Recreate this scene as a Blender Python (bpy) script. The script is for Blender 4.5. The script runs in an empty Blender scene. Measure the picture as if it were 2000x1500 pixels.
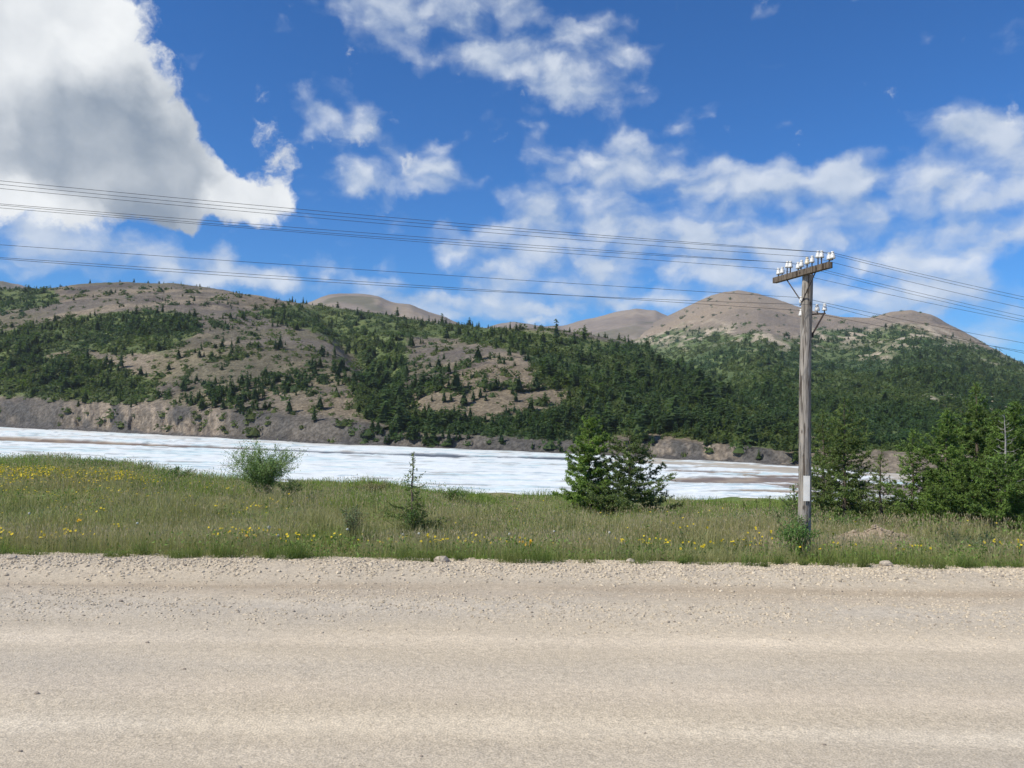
import bpy, math, random
import numpy as np
from mathutils import Matrix, Vector

rng = np.random.default_rng(7)
random.seed(7)
sc = bpy.context.scene
COL = sc.collection
R = math.radians

# ------------------------------------------------------------------ camera
CAM = np.array([0.0, 0.0, 2.9])
F = 2000 * 28.0 / 36.0
PITCH = math.atan(40 / F)
ROLL = R(0.8)
cam_d = bpy.data.cameras.new('camera')
cam_d.sensor_width = 36
cam_d.lens = 28
cam_d.clip_start = 0.1
cam_d.clip_end = 20000
cam = bpy.data.objects.new('camera', cam_d)
COL.objects.link(cam)
M3 = Matrix.Rotation(R(90) + PITCH, 3, 'X') @ Matrix.Rotation(ROLL, 3, 'Z')
cam.matrix_world = Matrix.Translation(Vector(CAM)) @ M3.to_4x4()
sc.camera = cam
RM = np.array(M3)

def ray(px, py):
    l = np.array([(px - 1000) / F, (750 - py) / F, -1.0])
    return RM @ l

def azel(px, py):
    d = ray(px, py)
    return math.atan2(d[0], d[1]), math.atan2(d[2], math.hypot(d[0], d[1]))

def at_r(px, py, r):
    d = ray(px, py)
    return CAM + d * (r / math.hypot(d[0], d[1]))

def at_y(px, py, y):
    d = ray(px, py)
    return CAM + d * (y / d[1])

def proj(P):
    l = (np.asarray(P) - CAM) @ RM
    return 1000 + F * l[..., 0] / -l[..., 2], 750 - F * l[..., 1] / -l[..., 2]

# ------------------------------------------------------------------ light
SUN_AZ, SUN_EL = R(-118), R(47)
SUN_STRENGTH = 4.0
SKY_STRENGTH = 0.085
to_sun = Vector((math.sin(SUN_AZ) * math.cos(SUN_EL), math.cos(SUN_AZ) * math.cos(SUN_EL), math.sin(SUN_EL)))
sd = bpy.data.lights.new('sun', 'SUN')
sd.energy = SUN_STRENGTH
sd.angle = R(0.5)
sd.color = (1.0, 0.935, 0.82)
so = bpy.data.objects.new('sun', sd)
so.rotation_euler = to_sun.to_track_quat('Z', 'Y').to_euler()
so.location = (0, 0, 50)
COL.objects.link(so)

sc.view_settings.view_transform = 'Standard'
sc.view_settings.look = 'None'
sc.view_settings.exposure = 0.4
sc.view_settings.gamma = 1.0
sc.view_settings.use_curve_mapping = False
sc.render.engine = 'CYCLES'
sc.cycles.max_bounces = 5
sc.cycles.diffuse_bounces = 2
sc.cycles.volume_bounces = 0
sc.cycles.transparent_max_bounces = 4
sc.cycles.use_denoising = True
sc.cycles.use_adaptive_sampling = True
sc.cycles.adaptive_threshold = 0.025
sc.cycles.sample_clamp_indirect = 4

# ------------------------------------------------------------------ node helper
class NT:
    def __init__(self, tree):
        self.t = tree
        tree.nodes.clear()
    def n(self, typ, ins=None, **props):
        nd = self.t.nodes.new(typ)
        for k, v in props.items():
            setattr(nd, k, v)
        for k, v in (ins or {}).items():
            s = nd.inputs[k]
            if isinstance(v, bpy.types.NodeSocket):
                self.t.links.new(v, s)
            else:
                s.default_value = v
        return nd
    def math(self, op, a, b=0.0, c=0.0, clamp=False):
        return self.n('ShaderNodeMath', {0: a, 1: b, 2: c}, operation=op, use_clamp=clamp).outputs[0]
    def mix(self, f, a, b, blend='MIX'):
        nd = self.n('ShaderNodeMix', data_type='RGBA', blend_type=blend)
        for i, v in ((0, f), (6, a), (7, b)):
            s = nd.inputs[i]
            if isinstance(v, bpy.types.NodeSocket):
                self.t.links.new(v, s)
            else:
                s.default_value = v if i == 0 else (tuple(v) + (1,) if len(v) == 3 else v)
        return nd.outputs[2]
    def smooth(self, v, lo, hi, a=0.0, b=1.0):
        return self.n('ShaderNodeMapRange', {0: v, 1: lo, 2: hi, 3: a, 4: b}, interpolation_type='SMOOTHSTEP').outputs[0]
    def noise(self, vec, scale, detail=6, rough=0.55, dist=0.0):
        return self.n('ShaderNodeTexNoise', {'Vector': vec, 'Scale': scale, 'Detail': detail, 'Roughness': rough, 'Distortion': dist})

# ------------------------------------------------------------------ sky
world = bpy.data.worlds.new('World')
sc.world = world
world.use_nodes = True
world.cycles.sampling_method = 'NONE'
def build_sky():
    g = NT(world.node_tree)
    sky = g.n('ShaderNodeTexSky', sky_type='NISHITA', sun_disc=False, sun_elevation=SUN_EL,
              sun_rotation=SUN_AZ % (2 * math.pi), altitude=700.0, air_density=1.0, dust_density=0.15, ozone_density=3.5)
    gen = g.n('ShaderNodeTexCoord').outputs['Generated']
    sep = g.n('ShaderNodeSeparateXYZ', {0: gen})
    az = g.math('ARCTAN2', sep.outputs[0], sep.outputs[1])
    el = g.math('ARCSINE', sep.outputs[2])
    P = g.n('ShaderNodeCombineXYZ', {0: az, 1: el}).outputs[0]
    def vadd(a, b):
        return g.n('ShaderNodeVectorMath', {0: a, 1: b}, operation='ADD').outputs[0]
    def vscale(a, s):
        return g.n('ShaderNodeVectorMath', {0: a, 'Scale': s}, operation='SCALE').outputs[0]
    warp = g.noise(P, 13.0, 5, 0.6).outputs['Color']
    W = vadd(P, vscale(vadd(warp, (-0.5, -0.5, -0.5)), 0.06))
    def field(blobs, vec):
        tot = None
        for (px, py, rx, ry, rot, w) in blobs:
            a, e = azel(px, py)
            m = g.n('ShaderNodeMapping', {'Vector': vec, 'Location': (a, e, 0), 'Rotation': (0, 0, R(rot)),
                                          'Scale': (rx / F, ry / F, 1)}, vector_type='TEXTURE')
            s = g.n('ShaderNodeTexGradient', {0: m.outputs[0]}, gradient_type='SPHERICAL').outputs['Fac']
            tot = g.math('MULTIPLY', s, w) if tot is None else g.math('MULTIPLY_ADD', s, w, tot)
        return tot
    cum = [(-260, 40, 520, 400, -25, 2.6), (-60, 150, 420, 290, -35, 2.2), (130, 250, 330, 180, -32, 1.7), (70, 300, 420, 90, 0, 1.0),
           (350, 335, 240, 100, -28, 1.3), (470, 375, 120, 60, -10, 1.0), (540, 320, 50, 85, 15, .9), (548, 392, 55, 55, 0, .7), (360, 430, 30, 60, 0, .4),
           (40, 520, 760, 190, -3, -1.7), (330, 500, 300, 90, 0, -.6),
           (685, 244, 110, 50, -8, .55), (705, 362, 95, 58, -25, .6), (800, 320, 75, 60, -20, .45), (648, 495, 50, 40, -20, .6), (1045, 622, 45, 32, 0, .9)]
    alt = [(690, 5, 230, 90, -8, 1.0), (880, 40, 300, 130, -18, 1.35), (1060, 90, 250, 120, -25, 1.2), (1210, 110, 130, 100, -30, .7), (1100, 165, 150, 45, -20, .6),
           (1210, 275, 220, 50, -4, .85), (1000, 255, 160, 40, 10, .5), (1130, 350, 180, 85, -10, 1.05), (1310, 370, 280, 100, 0, 1.15), (1420, 400, 320, 110, -3, 1.15),
           (1260, 440, 420, 110, -3, 1.15), (1540, 420, 220, 120, -8, .9), (1900, 380, 330, 180, 12, 1.5), (1760, 430, 280, 150, 8, 1.05), (1960, 300, 180, 90, 20, .9),
           (1000, 480, 300, 110, -8, 1.0), (1080, 530, 330, 80, -4, .9), (1720, 580, 330, 70, -8, 1.1), (1560, 600, 260, 70, 0, .9), (1240, 570, 420, 60, -2, .95),
           (190, 465, 430, 60, -6, .95), (330, 510, 480, 60, -5, .95), (800, 585, 520, 50, -3, .9), (1940, 640, 240, 70, 0, 1.2), (1500, 560, 520, 60, -2, .7), (60, 520, 260, 50, 0, .8), (930, 610, 320, 40, 0, .8),
           (610, 222, 70, 42, 0, .9), (690, 246, 130, 60, -8, 1.0), (705, 364, 115, 70, -25, 1.05), (810, 325, 110, 80, -20, 1.0), (860, 352, 90, 50, 0, .7), (652, 503, 75, 48, -15, .9), (1430, 542, 110, 55, 0, .9), (740, 300, 200, 90, 0, .3), (1650, 470, 420, 60, 0, .6)]
    # clouds outside the view go on as in it
    gen_n = g.noise(P, 2.6, 3, 0.5).outputs['Fac']
    outside = g.math('MAXIMUM', g.smooth(g.math('ABSOLUTE', az), .66, .85), g.smooth(el, .56, .7))
    gen_f = g.math('MULTIPLY', g.smooth(gen_n, .46, .7, 0, 1.1), outside)
    sunoff = (-0.012, 0.03, 0)
    # altocumulus sheet, soft
    A = vadd(P, vscale(vadd(warp, (-0.5, -0.5, -0.5)), 0.035))
    st = g.n('ShaderNodeMapping', {'Vector': A, 'Scale': (1.0, 1.75, 1.0), 'Rotation': (0, 0, R(-6))}).outputs[0]
    na = g.noise(st, 13.0, 6, 0.52, 0.2).outputs['Fac']
    na2 = g.noise(vadd(st, sunoff), 13.0, 2, 0.5, 0.2).outputs['Fac']
    fa = g.math('MINIMUM', g.math('MULTIPLY', g.math('ADD', field(alt, W), gen_f), .98), 1.1)
    vo = g.n('ShaderNodeTexVoronoi', {'Vector': vadd(st, vscale(warp, .05)), 'Scale': 15.0, 'Detail': 1.0, 'Smoothness': .6}, feature='SMOOTH_F1').outputs['Distance']
    puff = g.math('MULTIPLY_ADD', vo, -1.15, .66)
    da = g.math('ADD', g.math('MULTIPLY_ADD', g.math('SUBTRACT', na, 0.5), 2.4, fa), puff)
    opa = g.smooth(da, 0.16, 1.42, 0, 0.84)
    la = g.math('ADD', g.math('MULTIPLY_ADD', g.math('SUBTRACT', na, na2), 1.4, 0.52), g.math('MULTIPLY', puff, .45))
    ca = g.mix(g.math('ADD', la, 0, clamp=True), (0.30, 0.38, 0.49), (0.66, 0.69, 0.73))
    # cumulus, crisp
    nc = g.noise(W, 21.0, 9, 0.6, 0.1).outputs['Fac']
    fc = field(cum, W)
    dc = g.math('MULTIPLY_ADD', g.math('SUBTRACT', nc, 0.5), 2.5, g.math('MINIMUM', fc, 1.7))
    opc = g.smooth(dc, 0.34, 0.95, 0, 0.98)
    # shading painted into the big cloud: grey underside blobs, white rims and tops
    shade = [(90, 290, 330, 120, -15, 1.2), (280, 300, 250, 125, -30, 1.6), (200, 350, 330, 60, -8, .9), (360, 270, 110, 70, -45, .5)]
    rimmed = [(20, 280, 110, 60, 0, .7), (450, 375, 160, 60, 5, 1.3)]
    W2 = vadd(W, vscale(vadd(g.noise(P, 8.0, 4, .5).outputs['Color'], (-0.5, -0.5, -0.5)), 0.09))
    sh = g.math('SUBTRACT', field(shade, W2), field(rimmed, W2))
    big = g.noise(W, 9.0, 6, 0.5).outputs['Fac']
    big2 = g.noise(vadd(W, (-0.02, 0.035, 0)), 9.0, 2, 0.5).outputs['Fac']
    lc = g.math('MULTIPLY_ADD', g.math('SUBTRACT', big, big2), 1.3, 0.80)
    lc = g.math('SUBTRACT', lc, g.math('MULTIPLY', g.smooth(sh, .0, 1.1), .60))
    cc = g.mix(g.math('ADD', lc, 0, clamp=True), (0.22, 0.265, 0.325), (0.72, 0.735, 0.74))
    tint = g.n('ShaderNodeVectorMath', {0: sky.outputs[0], 1: (SKY_STRENGTH * .26, SKY_STRENGTH * .70, SKY_STRENGTH * 1.16)}, operation='MULTIPLY').outputs[0]
    c1 = g.mix(opa, tint, ca)
    c2 = g.mix(opc, c1, cc)
    bg = g.n('ShaderNodeBackground', {'Color': c2, 'Strength': 1.0})
    out = g.n('ShaderNodeOutputWorld')
    g.t.links.new(bg.outputs[0], out.inputs[0])
build_sky()

# ------------------------------------------------------------------ numpy noise
_tab = np.random.default_rng(3).random(65536)
def _h(ix, iy, s):
    return _tab[((ix * 73856093) ^ (iy * 19349663) ^ (s * 83492791)) & 65535]
def vnoise(x, y, s=0):
    x = np.asarray(x, float); y = np.asarray(y, float)
    ix = np.floor(x).astype(np.int64); iy = np.floor(y).astype(np.int64)
    fx = x - ix; fy = y - iy
    fx = fx * fx * (3 - 2 * fx); fy = fy * fy * (3 - 2 * fy)
    a = _h(ix, iy, s) * (1 - fx) + _h(ix + 1, iy, s) * fx
    b = _h(ix, iy + 1, s) * (1 - fx) + _h(ix + 1, iy + 1, s) * fx
    return a * (1 - fy) + b * fy
def fbm(x, y, o=4, s=0, g=.5):
    t = 0; a = 1; n = 0
    for k in range(o):
        t = t + a * vnoise(x * 2 ** k + 17.3 * k, y * 2 ** k - 9.1 * k, s + k); n += a; a *= g
    return t / n
def sstep(v, a, b):
    t = np.clip((v - a) / (b - a), 0, 1)
    return t * t * (3 - 2 * t)
def lerp(a, b, t):
    t = np.asarray(t)[..., None]
    return np.asarray(a) * (1 - t) + np.asarray(b) * t

# ------------------------------------------------------------------ mesh helpers
def mesh_data(name, V, Fs, mat, col=None, smooth=False, midx=None):
    V = np.asarray(V, np.float32).reshape(-1, 3)
    if not isinstance(Fs, (list, tuple)):
        Fs = [Fs]
    Fs = [np.asarray(f, np.int32) for f in Fs if len(f)]
    me = bpy.data.meshes.new(name)
    me.vertices.add(len(V))
    me.vertices.foreach_set('co', V.ravel())
    loops = np.concatenate([f.ravel() for f in Fs])
    tot = np.concatenate([np.full(len(f), f.shape[1], np.int32) for f in Fs])
    start = np.concatenate([[0], np.cumsum(tot)[:-1]]).astype(np.int32)
    me.loops.add(len(loops))
    me.loops.foreach_set('vertex_index', loops)
    me.polygons.add(len(tot))
    me.polygons.foreach_set('loop_start', start)
    me.polygons.foreach_set('loop_total', tot)
    if smooth:
        me.polygons.foreach_set('use_smooth', np.ones(len(tot), bool))
    for m in (mat if isinstance(mat, (list, tuple)) else [mat]):
        me.materials.append(m)
    if midx is not None:
        me.polygons.foreach_set('material_index', np.asarray(midx, np.int32))
    if col is not None:
        c = np.ones((len(V), 4), np.float32)
        c[:, :3] = np.clip(col, 0, 1)
        a = me.color_attributes.new('col', 'FLOAT_COLOR', 'POINT')
        a.data.foreach_set('color', c.ravel())
    me.update(calc_edges=True)
    me.validate()
    if not smooth:
        me.shade_flat()
    return me
def link(name, me, parent=None, loc=None):
    o = bpy.data.objects.new(name, me)
    COL.objects.link(o)
    if parent is not None:
        o.parent = parent
    if loc is not None:
        o.location = loc
    return o
def mk(name, V, Fs, mat, col=None, parent=None, smooth=False, loc=None, midx=None):
    return link(name, mesh_data(name, V, Fs, mat, col, smooth, midx), parent, loc)
def tag(o, label=None, cat=None, group=None, kind=None):
    if label: o['label'] = label
    if cat: o['category'] = cat
    if group: o['group'] = group
    if kind: o['kind'] = kind
    return o
def empty(name, loc, rz=0.0):
    o = bpy.data.objects.new(name, None)
    o.empty_display_size = .2
    o.location = loc
    o.rotation_euler = (0, 0, rz)
    COL.objects.link(o)
    return o
def grid_faces(nr, nc):
    i = np.arange(nr - 1)[:, None] * nc + np.arange(nc - 1)[None]
    i = i.ravel()
    return np.stack([i, i + 1, i + nc + 1, i + nc], 1)
class MB:
    """collects pieces of ONE mesh"""
    def __init__(self):
        self.V = []; self.Fq = []; self.Ft = []; self.C = []; self.n = 0
    def add(self, V, Fq=None, Ft=None, col=(1, 1, 1)):
        V = np.asarray(V, float).reshape(-1, 3)
        if Fq is not None and len(Fq): self.Fq.append(np.asarray(Fq) + self.n)
        if Ft is not None and len(Ft): self.Ft.append(np.asarray(Ft) + self.n)
        c = np.asarray(col, float)
        self.C.append(np.broadcast_to(c, V.shape).copy() if c.ndim == 1 else c)
        self.V.append(V); self.n += len(V)
    def tube(self, pts, rad, sides=6, col=(1, 1, 1), cap=True):
        pts = np.asarray(pts, float); n = len(pts)
        rad = np.broadcast_to(np.asarray(rad, float), (n,))
        tan = np.gradient(pts, axis=0)
        tan /= np.linalg.norm(tan, axis=1)[:, None] + 1e-9
        ref = np.where(np.abs(tan[:, 2:3]) > .9, np.array([[1., 0, 0]]), np.array([[0., 0, 1]]))
        u = np.cross(tan, ref); u /= np.linalg.norm(u, axis=1)[:, None] + 1e-9
        v = np.cross(tan, u)
        a = np.linspace(0, 2 * math.pi, sides, endpoint=False)
        V = pts[:, None] + rad[:, None, None] * (u[:, None] * np.cos(a)[None, :, None] + v[:, None] * np.sin(a)[None, :, None])
        q = []
        for i in range(n - 1):
            for k in range(sides):
                k2 = (k + 1) % sides
                q.append((i * sides + k, i * sides + k2, (i + 1) * sides + k2, (i + 1) * sides + k))
        t = []
        if cap:
            for k in range(1, sides - 1):
                t.append((0, k, k + 1)); b = (n - 1) * sides; t.append((b, b + k + 1, b + k))
        self.add(V, q, t, col)
    def box(self, c, s, rot=None, col=(1, 1, 1)):
        v = np.array([(x, y, z) for x in (-1, 1) for y in (-1, 1) for z in (-1, 1)], float) * np.asarray(s) / 2
        if rot is not None: v = v @ np.asarray(rot).T
        self.add(v + np.asarray(c), [(0, 1, 3, 2), (4, 6, 7, 5), (0, 4, 5, 1), (2, 3, 7, 6), (0, 2, 6, 4), (1, 5, 7, 3)], None, col)
    def lathe(self, prof, c, sides=12, col=(1, 1, 1)):
        prof = np.asarray(prof, float)
        a = np.linspace(0, 2 * math.pi, sides, endpoint=False)
        V = np.stack([prof[:, None, 0] * np.cos(a), prof[:, None, 0] * np.sin(a), np.repeat(prof[:, 1:2], sides, 1)], -1) + np.asarray(c)
        q = []
        for i in range(len(prof) - 1):
            for k in range(sides):
                k2 = (k + 1) % sides
                q.append((i * sides + k, i * sides + k2, (i + 1) * sides + k2, (i + 1) * sides + k))
        self.add(V, q, None, col)
    def build(self, name, mat, parent=None, smooth=False, loc=None):
        return link(name, self.data(name, mat, smooth), parent, loc)
    def data(self, name, mat, smooth=False):
        Fs = []
        if self.Fq: Fs.append(np.concatenate(self.Fq))
        if self.Ft: Fs.append(np.concatenate(self.Ft))
        return mesh_data(name, np.concatenate(self.V), Fs, mat, np.concatenate(self.C), smooth)

# ------------------------------------------------------------------ materials
def mat_surface(name, scale=1.0, amp=.35, bump=.3, bdist=.05, rough=.95, spec=.1, detail=8, scale2=None, amp2=0.0):
    m = bpy.data.materials.new(name); m.use_nodes = True
    g = NT(m.node_tree)
    a = g.n('ShaderNodeAttribute', attribute_name='col').outputs['Color']
    p = g.n('ShaderNodeTexCoord').outputs['Object']
    nz = g.noise(p, scale, detail, .65).outputs['Fac']
    f = g.smooth(nz, .3, .7, 1 - amp, 1 + amp)
    c = g.n('ShaderNodeVectorMath', {0: a, 'Scale': f}, operation='SCALE').outputs[0]
    if scale2:
        n2 = g.noise(p, scale2, 3, .6).outputs['Fac']
        c = g.n('ShaderNodeVectorMath', {0: c, 'Scale': g.smooth(n2, .3, .7, 1 - amp2, 1 + amp2)}, operation='SCALE').outputs[0]
        nz = g.math('MULTIPLY_ADD', n2, .5, nz)
    b = g.n('ShaderNodeBump', {'Strength': bump, 'Distance': bdist, 'Height': nz}).outputs[0]
    s = g.n('ShaderNodeBsdfPrincipled', {'Base Color': c, 'Roughness': rough, 'Specular IOR Level': spec, 'Normal': b})
    g.t.links.new(s.outputs[0], g.n('ShaderNodeOutputMaterial').inputs[0])
    return m
def mat_leaf(name, trans=.3, rnd=.25):
    m = bpy.data.materials.new(name); m.use_nodes = True
    g = NT(m.node_tree)
    a = g.n('ShaderNodeAttribute', attribute_name='col').outputs['Color']
    r = g.n('ShaderNodeObjectInfo').outputs['Random']
    c = g.n('ShaderNodeVectorMath', {0: a, 'Scale': g.math('MULTIPLY_ADD', r, rnd, 1 - rnd / 2)}, operation='SCALE').outputs[0]
    d = g.n('ShaderNodeBsdfPrincipled', {'Base Color': c, 'Roughness': .6, 'Specular IOR Level': .2})
    t = g.n('ShaderNodeBsdfTranslucent', {'Color': g.mix(1.0, c, (1.0, 1.15, .6), 'MULTIPLY')})
    x = g.n('ShaderNodeMixShader', {0: trans, 1: d.outputs[0], 2: t.outputs[0]})
    g.t.links.new(x.outputs[0], g.n('ShaderNodeOutputMaterial').inputs[0])
    return m
def mat_wood(name):
    m = bpy.data.materials.new(name); m.use_nodes = True
    g = NT(m.node_tree)
    a = g.n('ShaderNodeAttribute', attribute_name='col').outputs['Color']
    p = g.n('ShaderNodeTexCoord').outputs['Object']
    mp = g.n('ShaderNodeMapping', {'Vector': p, 'Scale': (26, 26, 1.3)}).outputs[0]
    nz = g.noise(mp, 1.6, 8, .65, .4).outputs['Fac']
    crack = g.smooth(g.noise(mp, 1.0, 4, .5, .8).outputs['Fac'], .38, .47)
    kn = g.smooth(g.n('ShaderNodeTexVoronoi', {'Vector': g.n('ShaderNodeMapping', {'Vector': p, 'Scale': (7, 7, 3.4)}).outputs[0], 'Scale': 1.0}).outputs['Distance'], .1, .24)
    c = g.n('ShaderNodeVectorMath', {0: a, 'Scale': g.smooth(nz, .25, .75, .55, 1.35)}, operation='SCALE').outputs[0]
    c = g.mix(g.math('MULTIPLY', crack, kn), g.mix(1.0, c, (.35, .32, .30), 'MULTIPLY'), c)
    h = g.math('ADD', nz, g.math('MULTIPLY', crack, .8))
    b = g.n('ShaderNodeBump', {'Strength': .8, 'Distance': .02, 'Height': h}).outputs[0]
    s = g.n('ShaderNodeBsdfPrincipled', {'Base Color': c, 'Roughness': .9, 'Specular IOR Level': .15, 'Normal': b})
    g.t.links.new(s.outputs[0], g.n('ShaderNodeOutputMaterial').inputs[0])
    return m
def mat_plain(name, rough=.5, spec=.5, metal=0.0, amp=.1, scale=20):
    m = bpy.data.materials.new(name); m.use_nodes = True
    g = NT(m.node_tree)
    a = g.n('ShaderNodeAttribute', attribute_name='col').outputs['Color']
    nz = g.noise(g.n('ShaderNodeTexCoord').outputs['Object'], scale, 4, .6).outputs['Fac']
    c = g.n('ShaderNodeVectorMath', {0: a, 'Scale': g.smooth(nz, .3, .7, 1 - amp, 1 + amp)}, operation='SCALE').outputs[0]
    s = g.n('ShaderNodeBsdfPrincipled', {'Base Color': c, 'Roughness': rough, 'Specular IOR Level': spec, 'Metallic': metal})
    g.t.links.new(s.outputs[0], g.n('ShaderNodeOutputMaterial').inputs[0])
    return m
M_ROAD = mat_surface('road_gravel', 12.0, .12, .6, .03, detail=12, scale2=55.0, amp2=.24)
M_STONE = mat_surface('stone', 30.0, .2, .3, .01)
M_SOIL = mat_surface('soil', 4.0, .3, .4, .05)
M_HILL = mat_surface('hillside', .45, .26, .9, .8, detail=10, scale2=1.6, amp2=.34)
M_FAR = mat_surface('far_mountain', .02, .12, .5, 4, detail=10, scale2=.12, amp2=.08)
M_ICE = mat_surface('river_ice', .55, .07, .5, .12, rough=.55, spec=.3, scale2=4.0, amp2=.05)
M_LEAF = mat_leaf('leaf')
M_NEEDLE = mat_leaf('larch_needle', .28)
M_FAR_LEAF = mat_leaf('hill_foliage', .42, .35)
M_GRASS = mat_leaf('grass', .42)
M_BARK = mat_surface('bark', 25.0, .35, .6, .01)
M_WOOD = mat_wood('weathered_wood')
M_IRON = mat_plain('rusty_iron', .7, .3, .4, .3)
M_PORC = mat_plain('porcelain', .18, .6, 0, .04)
M_PAINT = mat_plain('painted_plate', .5, .3, 0, .06, 8)
M_PETAL = mat_leaf('petal', .3, .2)

# ------------------------------------------------------------------ ground heights
Z_ICE = -5.0
def ip(px, pts):
    a = np.array(pts, float)
    return np.interp(px, a[:, 0], a[:, 1])
EDGE = 14.75
CREST = [(-.9, .3), (-.62, .28), (-.48, .22), (-.42, -.12), (-.36, -.4), (-.25, -.52), (-.18, -.5), (-.08, -.85), (0, -.98), (.08, -.92), (.13, -1.05), (.3, -1.12), (.6, -1.15), (1, -1.0)]
def meadow_z(x, y):
    x = np.asarray(x, float); y = np.asarray(y, float)
    s = x / np.maximum(y, 1)
    yc = 30.0 + 1.8 * (vnoise(s * 6 + 3, s * 0, 5) - .5)
    zc = ip(s, CREST)
    t = sstep(y, 15.0, yc)
    ditch = -.32 * np.exp(-((y - 17.4) / 1.9) ** 2)
    z = .02 * (1 - t) + zc * t + ditch
    z = z + (fbm(x * .35, y * .35, 3, 11) - .5) * .45 * sstep(y, 15, 18)
    z = z + (fbm(x * 1.7, y * 1.7, 2, 12) - .5) * .12 * sstep(y, 14.8, 15.6)
    over = np.maximum(y - yc, 0)
    z = z - .0065 * over ** 2
    return np.maximum(z, -6.4)
EDGE_W = lambda x: EDGE + .12 + .62 * (fbm(np.asarray(x) * .7, np.asarray(x) * 0, 4, 21) - .5) * 2
def road_z(x, y):
    x = np.asarray(x, float); y = np.asarray(y, float)
    z = .075 * np.exp(-((y - 13.95 - .18 * (vnoise(x * .25, y * 0, 31) - .5)) / .55) ** 2)
    z = z - .035 * np.exp(-((y - 12.65 - .1 * (vnoise(x * .2, y * 0, 32) - .5)) / .28) ** 2)
    z = z + .03 * np.exp(-((y - 11.5) / .7) ** 2)
    z = z - .012 * np.exp(-((y - 9.9) / .45) ** 2) - .014 * np.exp(-((y - 7.2) / .4) ** 2)
    rough = .25 + .75 * (np.exp(-((y - 13.9) / .6) ** 2) + .6 * np.exp(-((y - 11.5) / .8) ** 2))
    z = z + (fbm(x * 3, y * 3.0, 3, 33) - .5) * .05 * rough + (fbm(x * .5, y * 1.5, 2, 34) - .5) * .03
    z = z + (vnoise(x * 16, y * 16, 36) - .5) * .02 * rough
    return z

# ------------------------------------------------------------------ setting: ground, road, meadow
def build_ground():
    s = 1900.0
    
    xs = np.concatenate([[-s * 2.4], np.linspace(-400, 400, 9), [s * 2.4]])
    ys = np.concatenate([[-s], np.linspace(-400, 400, 9), [3300]])
    X, Y = np.meshgrid(xs, ys)
    V = np.stack([X, Y, np.full_like(X, -7.0)], -1)
    tag(mk('ground', V, grid_faces(11, 11), M_SOIL, np.broadcast_to([.12, .11, .07], (121, 3))), kind='structure')
build_ground()

def build_road():
    xs = np.concatenate([-np.geomspace(400, 13, 24), np.arange(-12.9, 12.95, .06), np.geomspace(13, 400, 24)])
    ys = np.concatenate([np.linspace(-9, 5.4, 26), np.arange(5.5, 15.45, .055)])
    X, Y = np.meshgrid(xs, ys)
    Z = road_z(X, Y)
    Z = Z - .5 * sstep(Y, 15.0, 15.45)
    V = np.stack([X, Y, Z], -1)
    base = np.array([.495, .42, .308])
    c = np.broadcast_to(base, V.shape).copy()
    def band(y0, w, col, amt, seed, fx=.12):
        nonlocal c
        k = np.exp(-((Y - y0 - .5 * (fbm(X * fx, X * 0, 3, seed) - .5)) / w) ** 2) * amt * (.45 + 1.1 * fbm(X * .35, Y * 2.2, 3, seed + 3))
        c = lerp(c.reshape(-1, 3), col, np.clip(k, 0, 1).ravel()).reshape(c.shape)
    band(12.65, .26, (.40, .325, .23), .85, 41)
    band(12.1, .35, (.42, .34, .245), .5, 43)
    band(11.3, .7, (.48, .425, .34), .6, 45)
    band(13.9, .6, (.49, .415, .31), .6, 47)
    band(9.9, .4, (.61, .52, .39), .7, 49)
    band(8.75, .5, (.49, .43, .34), .5, 51)
    band(8.1, .3, (.59, .50, .38), .55, 53)
    band(7.15, .22, (.65, .56, .42), .85, 55)
    band(6.5, .35, (.50, .435, .34), .5, 57)
    st = fbm(X * .35, Y * 3.5 + .06 * X, 4, 61)
    c *= (1 + .15 * (st - .5))[..., None]
    pt = sstep(fbm(X * .9, Y * 1.4, 4, 65), .58, .72)
    c *= (1 + .05 * pt)[..., None]
    cool = sstep(fbm(X * .18, Y * .5, 3, 63) + np.clip(-X, 0, 6) * .03, .45, .75)
    c *= lerp((1, 1, 1), (.955, .97, 1.0), cool.ravel()).reshape(c.shape)
    tag(mk('road', V, grid_faces(len(ys), len(xs)), M_ROAD, c.reshape(-1, 3), smooth=True), kind='structure')
build_road()

def build_meadow():
    a = np.linspace(-1.35, 1.35, 250)
    ys = np.concatenate([np.linspace(0, 1, 115) ** 1.35 * 48 + 14.55, [66, 70, 80]])
    A, Y = np.meshgrid(np.tan(a * .72), ys)
    X = A * Y
    ew = EDGE_W(X)
    first = np.clip(1 - (Y - 14.55) / 1.5, 0, 1)
    Y2 = Y + (ew - EDGE) * first
    Z = meadow_z(X, Y2) - .10 * (1 - sstep(Y2, 14.5, 14.9))
    V = np.stack([X, Y2, Z], -1)
    n = fbm(X * .5, Y * .5, 4, 71)
    c = lerp((.19, .175, .085), (.12, .165, .05), sstep(n, .35, .65).ravel())
    c = lerp(c, (.30, .26, .19), (.8 * (1 - sstep(Y2, 14.6, 15.3))).ravel())
    mud = sstep(Y2, 42, 48).ravel()
    c = lerp(c, (.16, .125, .09), mud)
    tag(mk('meadow', V, grid_faces(len(ys), 250), M_SOIL, c, smooth=True), kind='structure')
build_meadow()

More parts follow.
